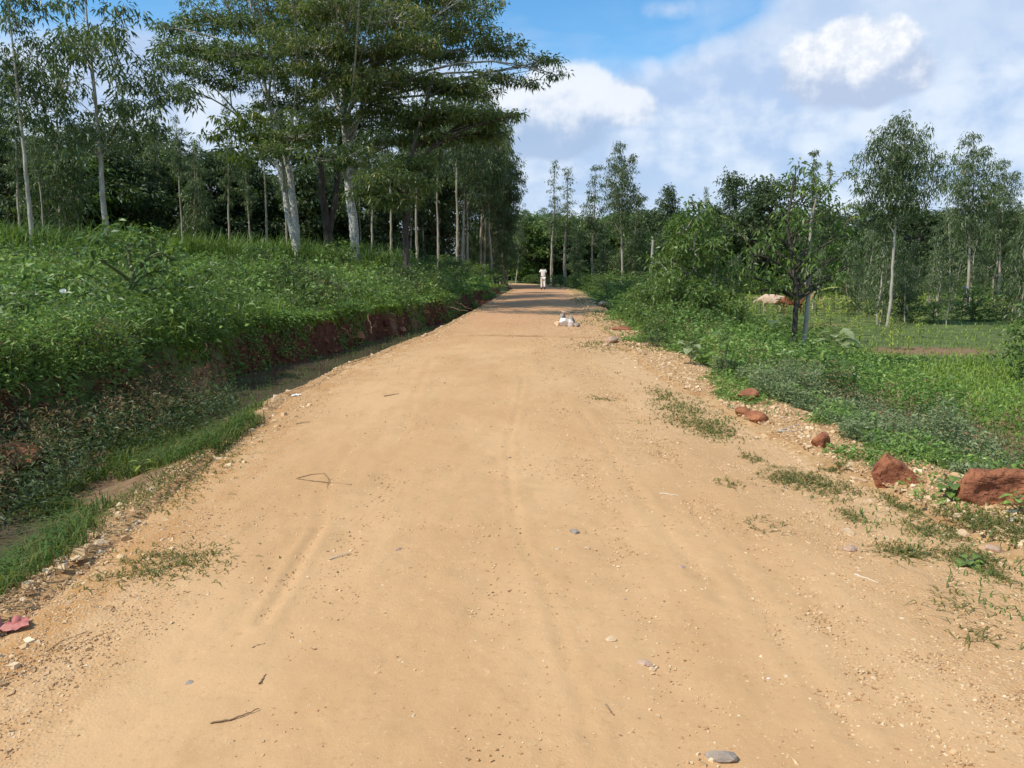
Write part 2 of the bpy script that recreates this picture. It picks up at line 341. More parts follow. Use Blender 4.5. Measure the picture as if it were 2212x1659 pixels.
field = np.zeros_like(X) + sst(4,6,q)*(.30+.55*fbm(X*.25,Y*.15,3,73))
field = np.maximum(field, .72*pat(2010,758,-1,3.2,2.0)); field = np.maximum(field, .7*pat(1700,700,-1,5,3)*(.8+fbm(X,Y,3,74)))
field = np.maximum(field, .8*pat(1800,650,-1,12,4)*(.8+fbm(X*.4,Y*.8,3,75)))
field = np.maximum(field, ((eb>.1)&(el>.05)&(Y<48))*(.72+.5*fbm(X*2,Y*2,3,76)))
red = red*np.where((eb>.45)&(Y<30), .55, 1.)
shoulder = 1-sst(.75,1.25,q+.35*fbm(X*1.1,Y*.6,3,77)); shoulder = np.where(q<0,1,shoulder)
gravel = np.where(el>0, 1-sst(.05,.35,el+.2*fbm(X*2,Y*2,3,78)), shoulder)*(1-.45*sst(24,34,Y)*(q>0.1))
ground = obj('ground', mesh('ground', np.stack([X,Y,Z],-1), [G], M['earth'], smooth=True, attrs=dict(red=red.ravel(), field=field.ravel(), gravel=gravel.ravel())))
tag(ground, 'grassy ground with a red earth bank and a field sloping away', kind='structure')
# road sheet
yy = [-3.,-1.,0.,.8,1.4]
while yy[-1] < 108: yy.append(yy[-1]+(.05 if 17.8<yy[-1]<20 else max(.022, yy[-1]*.0058)))
yy = np.array(yy); tt = np.linspace(0,1,250)[None,:]; L = xl(yy)[:,None]-.02; Rr = xr(yy)[:,None]+.04
X = L+(Rr-L)*tt; Y = np.repeat(yy[:,None], 250, 1); Z = H(X,Y)+.006
de = np.minimum(X-L, Rr-X); Z = Z - .05*(1-sst(0,.12,de)) 
nf = 1-sst(25,50,Y)
Z += (.012*fbm(X*1.6,Y*1.0,4,101) + .012*fbm(X*8,Y*7,5,102))*nf*sst(.05,.4,de)
sh = np.maximum(1-sst(.2,1.1,X-L), 1-sst(.5,2.0,Rr-X)); 
rg = fbm(X*.9,Y*.7,4,105)
rough = np.clip(sh*1.0 + .9*(rg+.12) ,0,1)
Z += .022*np.maximum(fbm(X*17,Y*17,3,103),0)*rough*nf + .006*fbm(X*11,Y*11,4,104)*nf
for k in (-.95,-.1,.55,1.3):      # wheel tracks pressed into the dust
    xc = np.interp(Y,[0,8,14,20,40,60,110],[.1,0,-.1,.1,1,2,-16]) + k*1.05 + .18*fbm(Y*.25, k*7., 2, 106)
    g_ = np.exp(-((X-xc)/.13)**2); Z -= .003*g_*nf; Z += .001*np.exp(-((np.abs(X-xc)-.2)/.06)**2)*nf
    rough = rough*(1-.75*g_)
def track(pts, w, dep):
    global Z, rough
    P = np.array([PG(a,b_) for a,b_ in pts])[:, :2]
    d = np.full(X.shape, 9.)
    for a, b2 in zip(P[:-1], P[1:]):
        v = b2-a; tq = np.clip(((X-a[0])*v[0]+(Y-a[1])*v[1])/(v@v),0,1)
        d = np.minimum(d, np.hypot(X-a[0]-tq*v[0], Y-a[1]-tq*v[1]))
    Z = Z - dep*np.exp(-(d/w)**2) + dep*.7*np.exp(-((d-w*2.)/w)**2); rough = rough*(1-np.exp(-(d/w/1.5)**2))
track([(1130,820),(1120,880),(1098,950),(1100,1050),(1128,1180),(1180,1280),(1215,1400),(1250,1500),(1290,1640)], .03, .0032)
track([(690,1140),(650,1200),(600,1290),(565,1345)], .03, .008)
track([(930,780),(900,850),(870,930)], .05, .003); track([(1480,1080),(1590,1230),(1700,1400),(1850,1600)], .04, .003)
track([(1250,880),(1330,1000),(1420,1130),(1560,1300)], .04, .003); track([(760,960),(700,1060),(690,1140)], .04, .003)
yrr = 19.2-.16*X+.25*fbm(X*1.3,7.,3,61); wet = np.exp(-((Y-yrr+.1*fbm(X*4,Y*2,3,62))/.20)**2)*sst(-1.9,-.9,X)*np.clip(.75+fbm(X*2,3.,3,63)*1.6,0,1)
edge = 1-sst(.1,.9,X-L); far = sst(15,28,Y)
nr, nc = X.shape; idx = np.arange(nr*nc).reshape(nr,nc)
G = np.stack([idx[:-1,:-1], idx[:-1,1:], idx[1:,1:], idx[1:,:-1]], -1).reshape(-1,4)
tag(obj('road', mesh('road', np.stack([X,Y,Z],-1), [G], M['road'], smooth=True, attrs=dict(edge=edge.ravel(), rough=rough.ravel(), far=far.ravel(), wet=wet.ravel()))), 'tan dirt road with pressed wheel tracks and gravelly edges', kind='structure')
# water
yw = np.arange(1, 34, .25); wl = np.minimum(xb(yw), xl(yw)-.45)-.3; wr = xl(yw)-.02
X = wl[:,None]+(wr-wl)[:,None]*np.linspace(0,1,6)[None]; Y = np.repeat(yw[:,None],6,1); idx = np.arange(X.size).reshape(X.shape)
G = np.stack([idx[:-1,:-1], idx[:-1,1:], idx[1:,1:], idx[1:,:-1]], -1).reshape(-1,4)
tag(obj('water', mesh('water', np.stack([X,Y,0*X-.30],-1), [G], M['water'])), 'still brown water standing in the roadside ditch', kind='structure')
# path over the field
xs = np.arange(7, 60, .5); yc = 62+1.2*np.sin(xs*.13)+.02*xs; X = np.stack([xs]*5,1); Y = yc[:,None]+np.linspace(-.7,.7,5)[None]*(1+.4*fbm(xs,2,2,9))[:,None]
Z = H(X,Y)+.03; idx = np.arange(X.size).reshape(X.shape); G = np.stack([idx[:-1,:-1], idx[1:,:-1], idx[1:,1:], idx[:-1,1:]], -1).reshape(-1,4)
tag(obj('path', mesh('path', np.stack([X,Y,Z],-1), [G], M['path'], smooth=True)), 'worn earth footpath across the field', kind='structure')
# ------------------------------------------------------------------ loose ground stuff
CV = np.array([[-1,-1,-.6],[1,-1,-.6],[1,1,-.6],[-1,1,-.6],[-.7,-.7,.8],[.7,-.7,.8],[.7,.7,.8],[-.7,.7,.8]])*.72; CF = np.array([[0,1,5,4],[1,2,6,5],[2,3,7,6],[3,0,4,7],[4,5,6,7],[0,3,2,1]])
OV = np.array([[1,0,0],[0,1,0],[-1,0,0],[0,-1,0],[0,0,1],[0,0,-1.]]); OF = np.array([[0,1,4],[1,2,4],[2,3,4],[3,0,4],[1,0,5],[2,1,5],[3,2,5],[0,3,5]])
def pebbles(name, X, Y, s, mat, lo=0, hi=1, sink=.25, label=None):
    n = len(X); Z = H(X,Y); pos = np.stack([X,Y,Z+s*.30-s*sink+.006],1)
    scl = np.stack([s*rng.uniform(.6,1.3,n), s*rng.uniform(.5,1.1,n), s*rng.uniform(.35,.8,n)],1)
    V, Fs = scatter(CV, CF, pos, rng.uniform(0,6.28,n), scl); V += rng.normal(size=V.shape)*np.repeat(s,8)[:,None]*.17
    o = obj(name, mesh(name, V, [Fs], mat, v=np.repeat(rng.uniform(lo,hi,n), 6))); return tag(o, label, kind='stuff')
def samp(n, y0, y1, f):
    """n points on the roadway strip; f(t across, X, Y) -> probability"""
    Y = y0*(y1/y0)**rng.random(n*6); L = xl(Y)-.25; Rr = xr(Y)+1.0; X = L+(Rr-L)*rng.random(n*6)
    keep = rng.random(n*6) < f(X, Y, X-L-.25, Rr-1.0-X); X, Y = X[keep][:n], Y[keep][:n]; return X, Y
def dens(X, Y, a, b):
    g = fbm(X*.9,Y*.7,4,105)
    return np.clip(.05 + .9*(1-sst(.1,.9,a)) + .95*(1-sst(.1,3.0,b)) + .5*(g), .03, 1)
X, Y = samp(190000, 2.1, 36, dens); s = rng.gamma(3.,.0011,len(X))*(1+.06*Y)+.0012
pebbles('gravel', X, Y, s, M['gravel'], 0, .9, .42, label='loose tan gravel scattered over the road and its shoulders')
X, Y = samp(6000, 2.4, 45, lambda X,Y,a,b: np.clip(.0+.75*(1-sst(.05,.5,a))*.5+1.0*np.exp(-((b+.35)/.45)**2), 0, 1)); s = rng.gamma(3.,.0048,len(X))*(1+.02*Y)+.004
pebbles('rubble', X, Y, s, M['gravel'], .1, .95, .35, label='line of loose stones along the shoulders of the road')
# soil crumbs on the bank
n = 7000; Y = 4*(45/4)**rng.random(n); B = np.minimum(xb(Y), xl(Y)-.45); X = B+rng.uniform(-.05,.75,n); 
pebbles('soil_crumbs', X, Y, rng.uniform(.012,.05,n)*(1+.015*Y), M['clod'], label='red soil crumbs on the ditch bank')
# ------------------------------------------------------------------ herbs
def herbs(name, X, Y, h, rad, nl, lsize, mat, label, z=None, vofs=0., up=.35, g=rng, asp=.42):
    """each plant: leaves held around a leaning stem"""
    n = len(X); Z = H(X,Y) if z is None else z
    k = np.repeat(np.arange(n), nl); N = len(k); u = g.random(N)**.75
    a = g.uniform(0,2*np.pi,N); r = rad[k]*np.sqrt(g.random(N))*(1.05-.55*u)
    lean = g.normal(size=(n,2))*.15*h[:,None]
    P = np.stack([X[k]+r*np.cos(a)+lean[k,0]*u, Y[k]+r*np.sin(a)+lean[k,1]*u, Z[k]+h[k]*u],1)
    D = np.stack([np.cos(a), np.sin(a), up+g.normal(size=N)*.5],1)+g.normal(size=(N,3))*.3
    Ls = lsize[k]*g.uniform(.6,1.25,N); Q = leafV(P-D*0, D, Ls, Ls*asp, .25, g)
    pv = g.normal(size=n)*.10
    v = np.clip(g.beta(2,3,N)*.8+pv[k]+vofs+.06*(u-.5)+.50*fbm(X[k]*.55,Y[k]*.45,4,211),0,1)
    return tag(obj(name, leafmesh(name, Q, mat, v)), label, kind='stuff')
def grass(name, X, Y, h, w, lean, mat, label, vofs=0, z=None):
    Z = H(X,Y) if z is None else z
    v = np.clip(rng.beta(2,3,len(X))*.8+vofs+.3*fbm(X*.6,Y*.6,3,221),0,1)
    return tag(obj(name, blades(name, np.stack([X,Y,Z],1), h, w, lean, mat, v)), label, kind='stuff')
def left_pts(n, y0, y1, wmax, pw=1.0):
    Y = y0*(y1/y0)**rng.random(n); B = np.minimum(xb(Y), xl(Y)-.45); X = B - wmax*rng.random(n)**pw*(.35+Y/y1*.9); return X, Y
# leafy cover on the left rise
X, Y = left_pts(9500, 3.5, 46, 14, 1.25); px = X/Y
hh = (.16+1.5*np.clip(fbm(X*.5,Y*.5,4,201)+.5,0,1)**2.8)*rng.uniform(.6,1.2,len(X)); hh *= (.55+.45*sst(0,1.5,xb(Y)-X))
hh = hh*(1-.45*sst(26,40,Y)*(X>-9))
mk = fbm(X*.4,Y*.4,3,202)<.10; X,Y,hh = X[mk],Y[mk],hh[mk]
herbs('ground_cover', X, Y, hh, .20+.012*Y+.0*hh, 34, .050+.0020*Y, M['herb'], 'dense leafy green weeds covering the rise left of the ditch')
X, Y = left_pts(1500, 6, 44, 12, 1.0); hh = rng.uniform(.35,.8,len(X))
herbs('ground_cover', X, Y, hh, .14+.008*Y, 26, .042+.002*Y, M['grey'], 'grey green weeds mixed through the left rise')
X, Y = left_pts(2600, 10, 60, 34, .8); hh = rng.uniform(.5,1.1,len(X))
herbs('ground_cover', X, Y, hh, .45+.01*Y, 34, .09+.0022*Y, M['herb'], 'taller green weeds in front of the left woodland')
X, Y = left_pts(3600, 4.5, 40, 13, 1.0); k = fbm(X*.4,Y*.4,3,202)>.0; X,Y=X[k],Y[k]; hh = rng.uniform(.3,.95,len(X))
herbs('ground_cover', X, Y, hh, .10+.010*Y, 30, .10+.0030*Y, M['shrub'], 'long leaved weeds standing in clumps on the left rise', asp=.26, up=.7, vofs=.05)
X, Y = left_pts(2000, 6, 40, 13, 1.0); k = fbm(X*.6,Y*.6,3,205)>.12; X,Y=X[k],Y[k]; hh = rng.uniform(.4,1.0,len(X))
herbs('dry_weeds', X, Y, hh, .08+.006*Y, 26, .05+.002*Y, M['dry'], 'brown seeding weed stalks among the green of the left rise', asp=.25, up=1.)
n = 26000; X, Y = left_pts(n, 5, 40, 13, 1.1); k = fbm(X*.5,Y*.5,3,203)>.02; X,Y=X[k],Y[k]
grass('bank_grass', X, Y, rng.uniform(.15,.55,len(X)), .008+.0008*Y, rng.uniform(.2,1.,len(X)), M['fgrass'], 'grass patches between the weeds of the left rise', .05)
# tall weeds on the brink of the near bank
n = 700; Y = 4.2*(15/4.2)**rng.random(n); B = np.minimum(xb(Y), xl(Y)-.45); X = B-rng.uniform(-.08,.7,n); hh = rng.uniform(.35,.75,n)
herbs('ground_cover', X, Y, hh, .14+0*hh, 34, .075+0*hh, M['herb'], 'lush weeds overhanging the brink of the near bank', asp=.36)
# weeds hanging on the near bank and in the ditch edge
n = 1900; Y = 3.2*(11.3/3.2)**rng.random(n); B = np.minimum(xb(Y), xl(Y)-.45); X = B+rng.uniform(-.5,1.35,n)
kp = rng.random(n) < np.clip(1.3-.9*sst(9.5,11.3,Y)*(X>B+.1)+.6*fbm(X,Y,2,207),0.05,1); X, Y = X[kp], Y[kp]
hh = rng.uniform(.18,.55,len(X)); herbs('ditch_weeds', X, Y, hh, .12+.15*hh, 26, rng.uniform(.035,.075,len(X)), M['dark'], 'dark green weeds growing down the near ditch bank', vofs=-.02, asp=.3)
n = 600; Y = 4.0*(11/4.0)**rng.random(n); B = np.minimum(xb(Y), xl(Y)-.45); X = B+rng.uniform(-.2,1.1,n); hh = rng.uniform(.3,.65,n)
herbs('dry_weeds', X, Y, hh, .10+0*hh, 26, .06+0*hh, M['dry'], 'brownish seeding weeds on the near ditch bank', asp=.22, up=.8)
n = 3600; Y = 6*(50/6)**rng.random(n); B = np.minimum(xb(Y), xl(Y)-.45); X = B+rng.uniform(-.25,.5,n); kq = (fbm(X*.9,Y*.5,3,208)>.0)|((Y<14)&(rng.random(n)<.6)); X,Y = X[kq],Y[kq]; n=len(X); hh = rng.uniform(.1,.3,n)
herbs('bank_weeds', X, Y, hh, .14+0*hh, 22, .06+.001*Y, M['herb'], 'small weeds clinging to the red bank')
# ditch grass

n = 30000; Y = 3.6*(27/3.6)**rng.random(n); l = xl(Y); B = np.minimum(xb(Y), l-.45); tq = rng.random(n); X = B+.35+(l+.05-B-.35)*tq
d1 = fbm(X*1.7,Y*1.1,3,231)
keep = np.where(Y<10.8, (d1+.5 > .44+.30*((Y<5.8)&(tq<.5))+.14*(tq>.9)), (d1+.5>.60)&(tq<.2))
X, Y = X[keep], Y[keep]; grass('ditch_grass', X, Y, rng.uniform(.05,.20,len(X)), .006+.0006*Y, rng.uniform(.3,1.5,len(X)), M['grass'], 'coarse green grass growing in the wet ditch', -.10)
k = rng.random(len(X))<.5; X, Y = X[k]+rng.normal(size=k.sum())*.05, Y[k]
grass('ditch_grass', X, Y, rng.uniform(.05,.22,len(X)), .006+.0006*Y, rng.uniform(.3,1.8,len(X)), M['wildgrass'], 'half dry grass blades mixed into the ditch grass')
n = 700; Y = 11*(26/11)**rng.random(n); l = xl(Y); X = l-rng.uniform(.7,1.5,n); 
grass('water_grass', X, Y, rng.uniform(.08,.17,n), .007+.0003*Y, rng.uniform(.1,.7,n), M['grass'], 'sparse grass stalks standing in the ditch water', z=-.34+0*X)
# bank top lawn
n = 26000; Y = 12*(62/12)**rng.random(n); B = np.minimum(xb(Y), xl(Y)-.45); X = B+.08-(.15+2.2*sst(20,45,Y))*rng.random(n)**.8
grass('bank_grass', X, Y, rng.uniform(.05,.16,n)*(1+.008*Y), .008+.0008*Y, rng.uniform(.3,1.2,n), M['fgrass'], 'short grass along the edge of the bank', .05)
# tall grass stand before the left wood
def tall(X, Y, label):
    n = len(X); grass('tall_grass', X, Y, rng.uniform(1.1,2.3,n), .06, rng.uniform(.15,.75,n), M['grass'], label, .08)
n = 11000; Y = rng.uniform(35,43,n); X = rng.uniform(-17.5,-5.0,n)*Y/40; k = rng.random(n) < .45+fbm(X*.5,Y*.5,3,241)*1.6; tall(X[k], Y[k], 'stand of tall reedy grass behind the spreading trees')
n = 7000; Y = rng.uniform(27,36,n); X = rng.uniform(-24,-15,n)*Y/32; k = rng.random(n) < .5+fbm(X*.4,Y*.4,3,242)*1.8; tall(X[k], Y[k], 'tall reedy grass at the foot of the pale far left trunks')
# roots on the cut bank
T = Tubes()
for i in range(120):
    y_ = 5*(42/5)**rng.random(); b0 = float(min(xb(y_), xl(y_)-.45)); x_ = b0+rng.uniform(-.02,.3); z_ = Hs(b0-.05,y_)+rng.uniform(-.25,.05); L_ = rng.uniform(.12,.45)
    p0 = np.array([x_,y_,z_]); p2 = p0+np.array([rng.uniform(.05,.25),rng.normal()*.15,-L_]); T.add(bez(p0,(p0+p2)/2+np.array([.12,0,.03]),p2,5), np.linspace(.009,.003,5)*(1+.02*y_), 3)
tag(obj('root_strands', T.mesh('root_strands', M['root'])), 'thin dry roots hanging out of the cut bank', kind='stuff')
n = 900; Y = 11*(40/11)**rng.random(n); B = np.minimum(xb(Y), xl(Y)-.45); X = B+rng.uniform(.15,.75,n)
pebbles('soil_clods', X, Y, rng.gamma(2.5,.022,n)*(1+.01*Y), M['clod'], label='red clods slumped along the foot of the bank')
# right slope cover
def right_pts(n, y0, y1, a, b):
    Y = y0*(y1/y0)**rng.random(n); X = xr(Y)+a+(b-a)*rng.random(n); return X, Y
X, Y = right_pts(4300, 4.6, 13.5, .6, 3.1); k = X > xr(Y)+.95+1.6*fbm(Y*.9,3.,4,251); X, Y = X[k], Y[k]
hh = (.08+(.75+.4*(Y>9))*np.clip(fbm(X*1.3,Y*1.3,3,252)+.5,0,1)**2.2)*rng.uniform(.7,1.1,len(X))*(.5+.5*sst(.9,1.6,X-xr(Y)))
hh = hh*(1-.45*sst(2.0,3.1,X-xr(Y)))
herbs('ground_cover', X, Y, hh, .12+0*hh, 52, .034+.0010*Y, M['grey'], 'grey green low weeds on the slope right of the gravel', up=.6)
X, Y = right_pts(1700, 5.5, 15, 1.0, 3.0); hh = rng.uniform(.12,.36,len(X))*(.55+.6*(fbm(X*.6,Y*.6,3,253)+.5)); k = fbm(X*.7,Y*.7,2,254) > -.02
herbs('ground_cover', X[k], Y[k], hh[k], .14+0*hh[k], 44, .05+.001*Y[k], M['herb'], 'brighter green weeds on the slope right of the gravel', up=.5)
X, Y = right_pts(1500, 12, 34, 1.0, 5.5); hh = rng.uniform(.25,.95,len(X))*(.5+fbm(X*.6,Y*.6,3,259)+.4)
herbs('ground_cover', X, Y, hh, .22+0*hh, 44, .06+.0016*Y, M['herb'], 'weeds under the roadside shrubs on the right', up=.4)
X, Y = right_pts(2400, 26, 75, .9, 8); hh = rng.uniform(.25,.8,len(X))*(X > xr(Y)+1.6+1.5*(Y<46)); k = hh>.1
herbs('ground_cover', X[k], Y[k], hh[k], .5+0*hh[k], 40, .13+0*hh[k], M['shrub'], 'undergrowth beside the far bend of the road')
n = 260; c = PG(2080,985,-.6); X = c[0]+rng.normal(size=n)*.42+.1; Y = c[1]+rng.normal(size=n)*.55; hh = rng.uniform(.2,.5,n)
herbs('dry_weeds', X, Y, hh, .12+0*hh, 40, .035+0*hh, M['purple'], 'greyish dry weed clump behind the two red boulders', asp=.25, up=.8)
X, Y = right_pts(2600, 4.4, 30, .1, 1.5); k = (fbm(X*1.3,Y*.9,4,255) > .10-.16*(X-xr(Y)-.6))&((Y>6.5)|(rng.random(len(X))<.1)); X,Y=X[k],Y[k]; hh = rng.uniform(.06,.28,len(X))*(.4+.6*sst(.2,1.3,X-xr(Y)))
herbs('shoulder_weeds', X, Y, hh, .08+.06*rng.random(len(X)), 26, .035+.0016*Y, M['herb'], 'small weeds spilling over the edge of the gravel shoulder', up=.3)
X, Y = right_pts(420, 4.6, 20, .9, 3.4); hh = rng.uniform(.35,.8,len(X))
herbs('dry_weeds', X, Y, hh, .07+0*hh, 22, .05+.001*Y, M['dry'], 'dry seeding stalks on the slope right of the road', asp=.22, up=1.)
X, Y = right_pts(900, 11, 28, 1.2, 4.0); k = fbm(X*.9,Y*.7,3,256)>.06; X,Y=X[k],Y[k]; hh = rng.uniform(.35,.95,len(X))
herbs('ground_cover', X, Y, hh, .16+0*hh, 40, .10+.002*Y, M['shrub'], 'taller leafy clumps on the slope right of the road', asp=.34, up=.4)
# shoulder patches
pp = [(1470,880,.30,.5,900),(1540,925,.22,.4,900),(1500,910,.35,.3,500),(1435,850,.2,.5,500),(1740,1030,.25,.25,700),(1800,1050,.2,.2,300),(1840,1110,.06,.1,160),(1925,1070,.07,.2,150),(1960,1190,.16,.10,450),(2095,1195,.12,.14,500),(2110,1125,.26,.22,900),(2180,1150,.22,.2,600),(2010,1140,.12,.15,350),(2150,1235,.06,.1,160),
      (1625,985,.08,.2,160),(1800,1005,.1,.1,150),(1580,1045,.08,.12,100),(1640,1130,.1,.16,60),(1700,1030,.12,.2,260),(1300,862,.18,.15,90),(2115,1365,.1,.12,90),(2070,1300,.12,.14,120),(1960,1090,.1,.15,200),(370,1205,.30,.20,500),(300,1235,.25,.15,220),(1290,745,.5,1.0,500),(1320,690,.5,3,900),(1330,660,.7,5,1200),(1360,740,.5,1.4,500),(1250,650,.5,3,300),(1280,625,1.5,5,900),(130,1110,.25,.5,700),(330,1060,.3,.5,900),(430,985,.3,.6,900)]
XX=[];YY=[];HH=[]
for px, py, rx, ry, k in pp:
    c = PG(px,py); k = int(k*.62); XX.append(c[0]+rng.normal(size=k)*rx*.62); YY.append(c[1]+rng.normal(size=k)*ry*.7); HH.append(rng.uniform(.012,.05,k)*(1+.012*c[1]))
X = np.concatenate(XX); Y = np.concatenate(YY); hh = np.concatenate(HH)
grass('shoulder_grass', X, Y, hh, .005+.0008*Y, rng.uniform(.9,3.,len(X)), M['wildgrass'], 'low creeping grass patches on the gravel shoulder')
X, Y = right_pts(5200, 3.4, 30, -.7, 1.0); k = fbm(X*1.1,Y*.8,3,258)>.05; X,Y=X[k],Y[k]
grass('shoulder_grass', X, Y, rng.uniform(.015,.06,len(X))*(1+.012*Y), .005+.0009*Y, rng.uniform(.5,1.8,len(X)), M['grass'], 'sparse grass blades among the shoulder stones')
# field
n = 150000; Y = 6.5*(85/6.5)**rng.random(n); X = xr(Y)+2.4+ (4+Y*.75)*rng.random(n)
bare = np.zeros(n)
c = PG(2010,758,-1); bare = np.maximum(bare, np.exp(-(((X-c[0])/3.2)**2+((Y-c[1])/2.0)**2))); bare = np.maximum(bare, .86*((Y>26)&(Y<60)))
k = rng.random(n) > bare; X, Y = X[k], Y[k]
grass('field_grass', X, Y, rng.uniform(.04,.13,len(X))*(1+.010*Y), .008+.0011*Y, rng.uniform(.1,1.1,len(X)), M['fgrass'], 'bright green grass covering the field on the right')
# ------------------------------------------------------------------ trees
def along(tr, z):        # point of a trunk polyline at height z, and its radius
    pts, rad = tr; i = np.clip(np.searchsorted(pts[:,2], z)-1, 0, len(pts)-2); f = np.clip((z-pts[i,2])/(pts[i+1,2]-pts[i,2]+1e-6),0,1)
    return pts[i]*(1-f)+pts[i+1]*f, rad[i]*(1-f)+rad[i+1]*f
def foliage(pads, g, ncl, nlf, ll, lw, droop, crad, topb=.3, down=.0, hang=0., tw=None, twp=.35, fz=.6, fl=.75):
    """pads: (centre, (rx,ry,rz)); leaf clusters through each pad; returns quads and values"""
    Q=[]; vv=[]
    for c, r in pads:
        c = np.asarray(c,float); r = np.asarray(r,float); n = max(2, int(ncl*(r[0]*r[1])**.8*(.6+.4*min(1,r[2]))))
        n = int(n*1.0); d = nrm(g.normal(size=(n,3))); rr = g.random(n)**.42; C = c + d*r*rr[:,None]*np.array([1,1,1.]); C[:,2] += topb*r[2]*(1-rr)*0
        if tw is not None:
            for q in C[g.random(n) < twp]:
                b = c + (q-c)*.15 - np.array([0,0,.35*r[2]]); tw.add(bez(b, (b+q)/2+g.normal(size=3)*.1*r[0]*.5, q, 4), np.linspace(.022,.008,4)*max(1,.5*r[0]), 3)
        k = np.repeat(np.arange(n), nlf); N = len(k); cr = crad*g.uniform(.6,1.3,n)
        o = nrm(g.normal(size=(N,3)))*(g.random(N)**.5)[:,None]*cr[k][:,None]*np.array([1,1,fz])
        P = C[k]+o - np.array([0,0,1.])*hang*g.random(N)[:,None]**1.5*cr[k][:,None]
        D = nrm(o+1e-6)*.9 + g.normal(size=(N,3))*.45 + np.array([0,0,-down])
        L = ll*g.uniform(.65,1.3,N); Q.append(leafV(P, D, L, L*lw, droop, g, fl))
        cv = g.normal(size=n)*.11
        vv.append(np.clip(g.beta(2,3.2,N)*.85 + cv[k], 0, 1))
    return np.concatenate(Q), np.concatenate(vv)
def make_tree(name, label, cat, trunks, pads, bark, leaf, g, group=None, base=None, ncl=14, nlf=16, ll=.2, lw=.3, droop=.35, crad=.35, down=.4, hang=0., limb=.35, loc=None, kk=8, twp=.35, vadd=0., limbr=1.6, fz=.6, fl=.75):
    """trunks: list of (pts, radii) in local metres; pads: (centre, radii, trunk index)"""
    root = empty(name, loc if loc is not None else (0,0,0)); tag(root, label, cat, group)
    T = Tubes()
    for pts, rad in trunks:
        # resample with small wobble
        d = np.concatenate([[0],np.cumsum(np.linalg.norm(np.diff(pts,axis=0),axis=1))]); s = np.linspace(0,d[-1],max(6,len(pts)*4))
        pp = np.stack([np.interp(s,d,pts[:,i]) for i in range(3)],1); rr = np.interp(s,d,rad)
        pp[1:,:2] += g.normal(size=(len(s)-1,2))*rr[1:,None]*.14; rr = rr*(1+.05*g.normal(size=len(rr)))
        rr[0] *= 1.25; T.add(pp, rr, kk)
    W = Tubes(); nW = 0
    for c, r, ti in pads:
        tr = trunks[ti]; c = np.asarray(c,float); top = tr[0][-1,2]
        hd = np.linalg.norm((c-along(tr, min(c[2],top))[0])[:2])
        z0 = min(max(c[2]-r[2]*.3-limb*hd-.1, tr[0][0,2]+.35*(top-tr[0][0,2])), top); b, br = along(tr, z0)
        mid = (b+c)/2 + np.array([0,0,.12*hd])+g.normal(size=3)*.08*hd
        e = c - np.array([0,0,.25*r[2]]); pts = bez(b, mid, e, 7); rb = (.35 if c[2] > 10.5 and c[1] < 32 else 1)*min(br*.5, .012+.018*(hd+r[0]))*limbr; T.add(pts, np.linspace(rb, rb*.35, 7), 5)
        for _ in range(int(2+2*min(r[0],2))):
            q = c + nrm(g.normal(size=3))*np.asarray(r)*.8; s0 = pts[g.integers(3,7)]
            T.add(bez(s0, (s0+q)/2+g.normal(size=3)*.12*r[0], q, 5), np.linspace(rb*.35, .008, 5), 4)
    Q, v = foliage([(c,r) for c,r,_ in pads], g, ncl, nlf, ll, lw, droop, crad, down=down, hang=hang, tw=T, twp=twp, fz=fz, fl=fl)
    obj('trunk', T.mesh('trunk', bark), root); obj('crown', leafmesh('crown', Q, leaf, np.clip(v+vadd,0,1)), root)
    return root
def copy_thing(o, loc, rz=0., s=(1,1,1), label=None, group=None, cat=None):
    r = o.copy(); COL.objects.link(r); r.location = [float(c) for c in loc]; r.rotation_euler = (0,0,rz); r.scale = s
    if label: r['label'] = label
    if group: r['group'] = group
    elif 'group' in r: del r['group']
    if cat: r['category'] = cat
    for ch in list(o.children):
        c = ch.copy(); COL.objects.link(c); c.parent = r
    return r
# --- the four big spreading trees beside the ditch
def tpoly(px, Y, zs=None, dy=0):
    return np.array([PY(a,b_,Y+dy*i) for i,(a,b_) in enumerate(px)])
SC = 36/F
def pad(px, py, Y, rx, rz, ti, ry=None):
    s = Y/F; return (PY(px,py,Y), np.array([rx*s*.92, (ry or rx)*s*.85, rz*s*(.5+.55*((px*7+py*13)%10)/10)]), ti)
g = np.random.default_rng(11)
big = dict(ncl=31, nlf=22, ll=.20, lw=.32, droop=.35, crad=.36, down=.25, hang=.0, twp=.5, fz=.45, fl=.5)
def gr(tr):              # sink the first point into the ground
    tr[0][2] = Hs(tr[0][0], tr[0][1])-.15; return tr
t3 = gr(tpoly([(770,597),(764,500),(752,400),(748,300),(738,180),(742,60),(770,-60)], 36))
t3b = tpoly([(750,330),(775,250),(800,170),(860,80),(930,20)], 36, dy=.4)
t3c = tpoly([(746,280),(720,200),(690,120),(640,40)], 36, dy=.5)
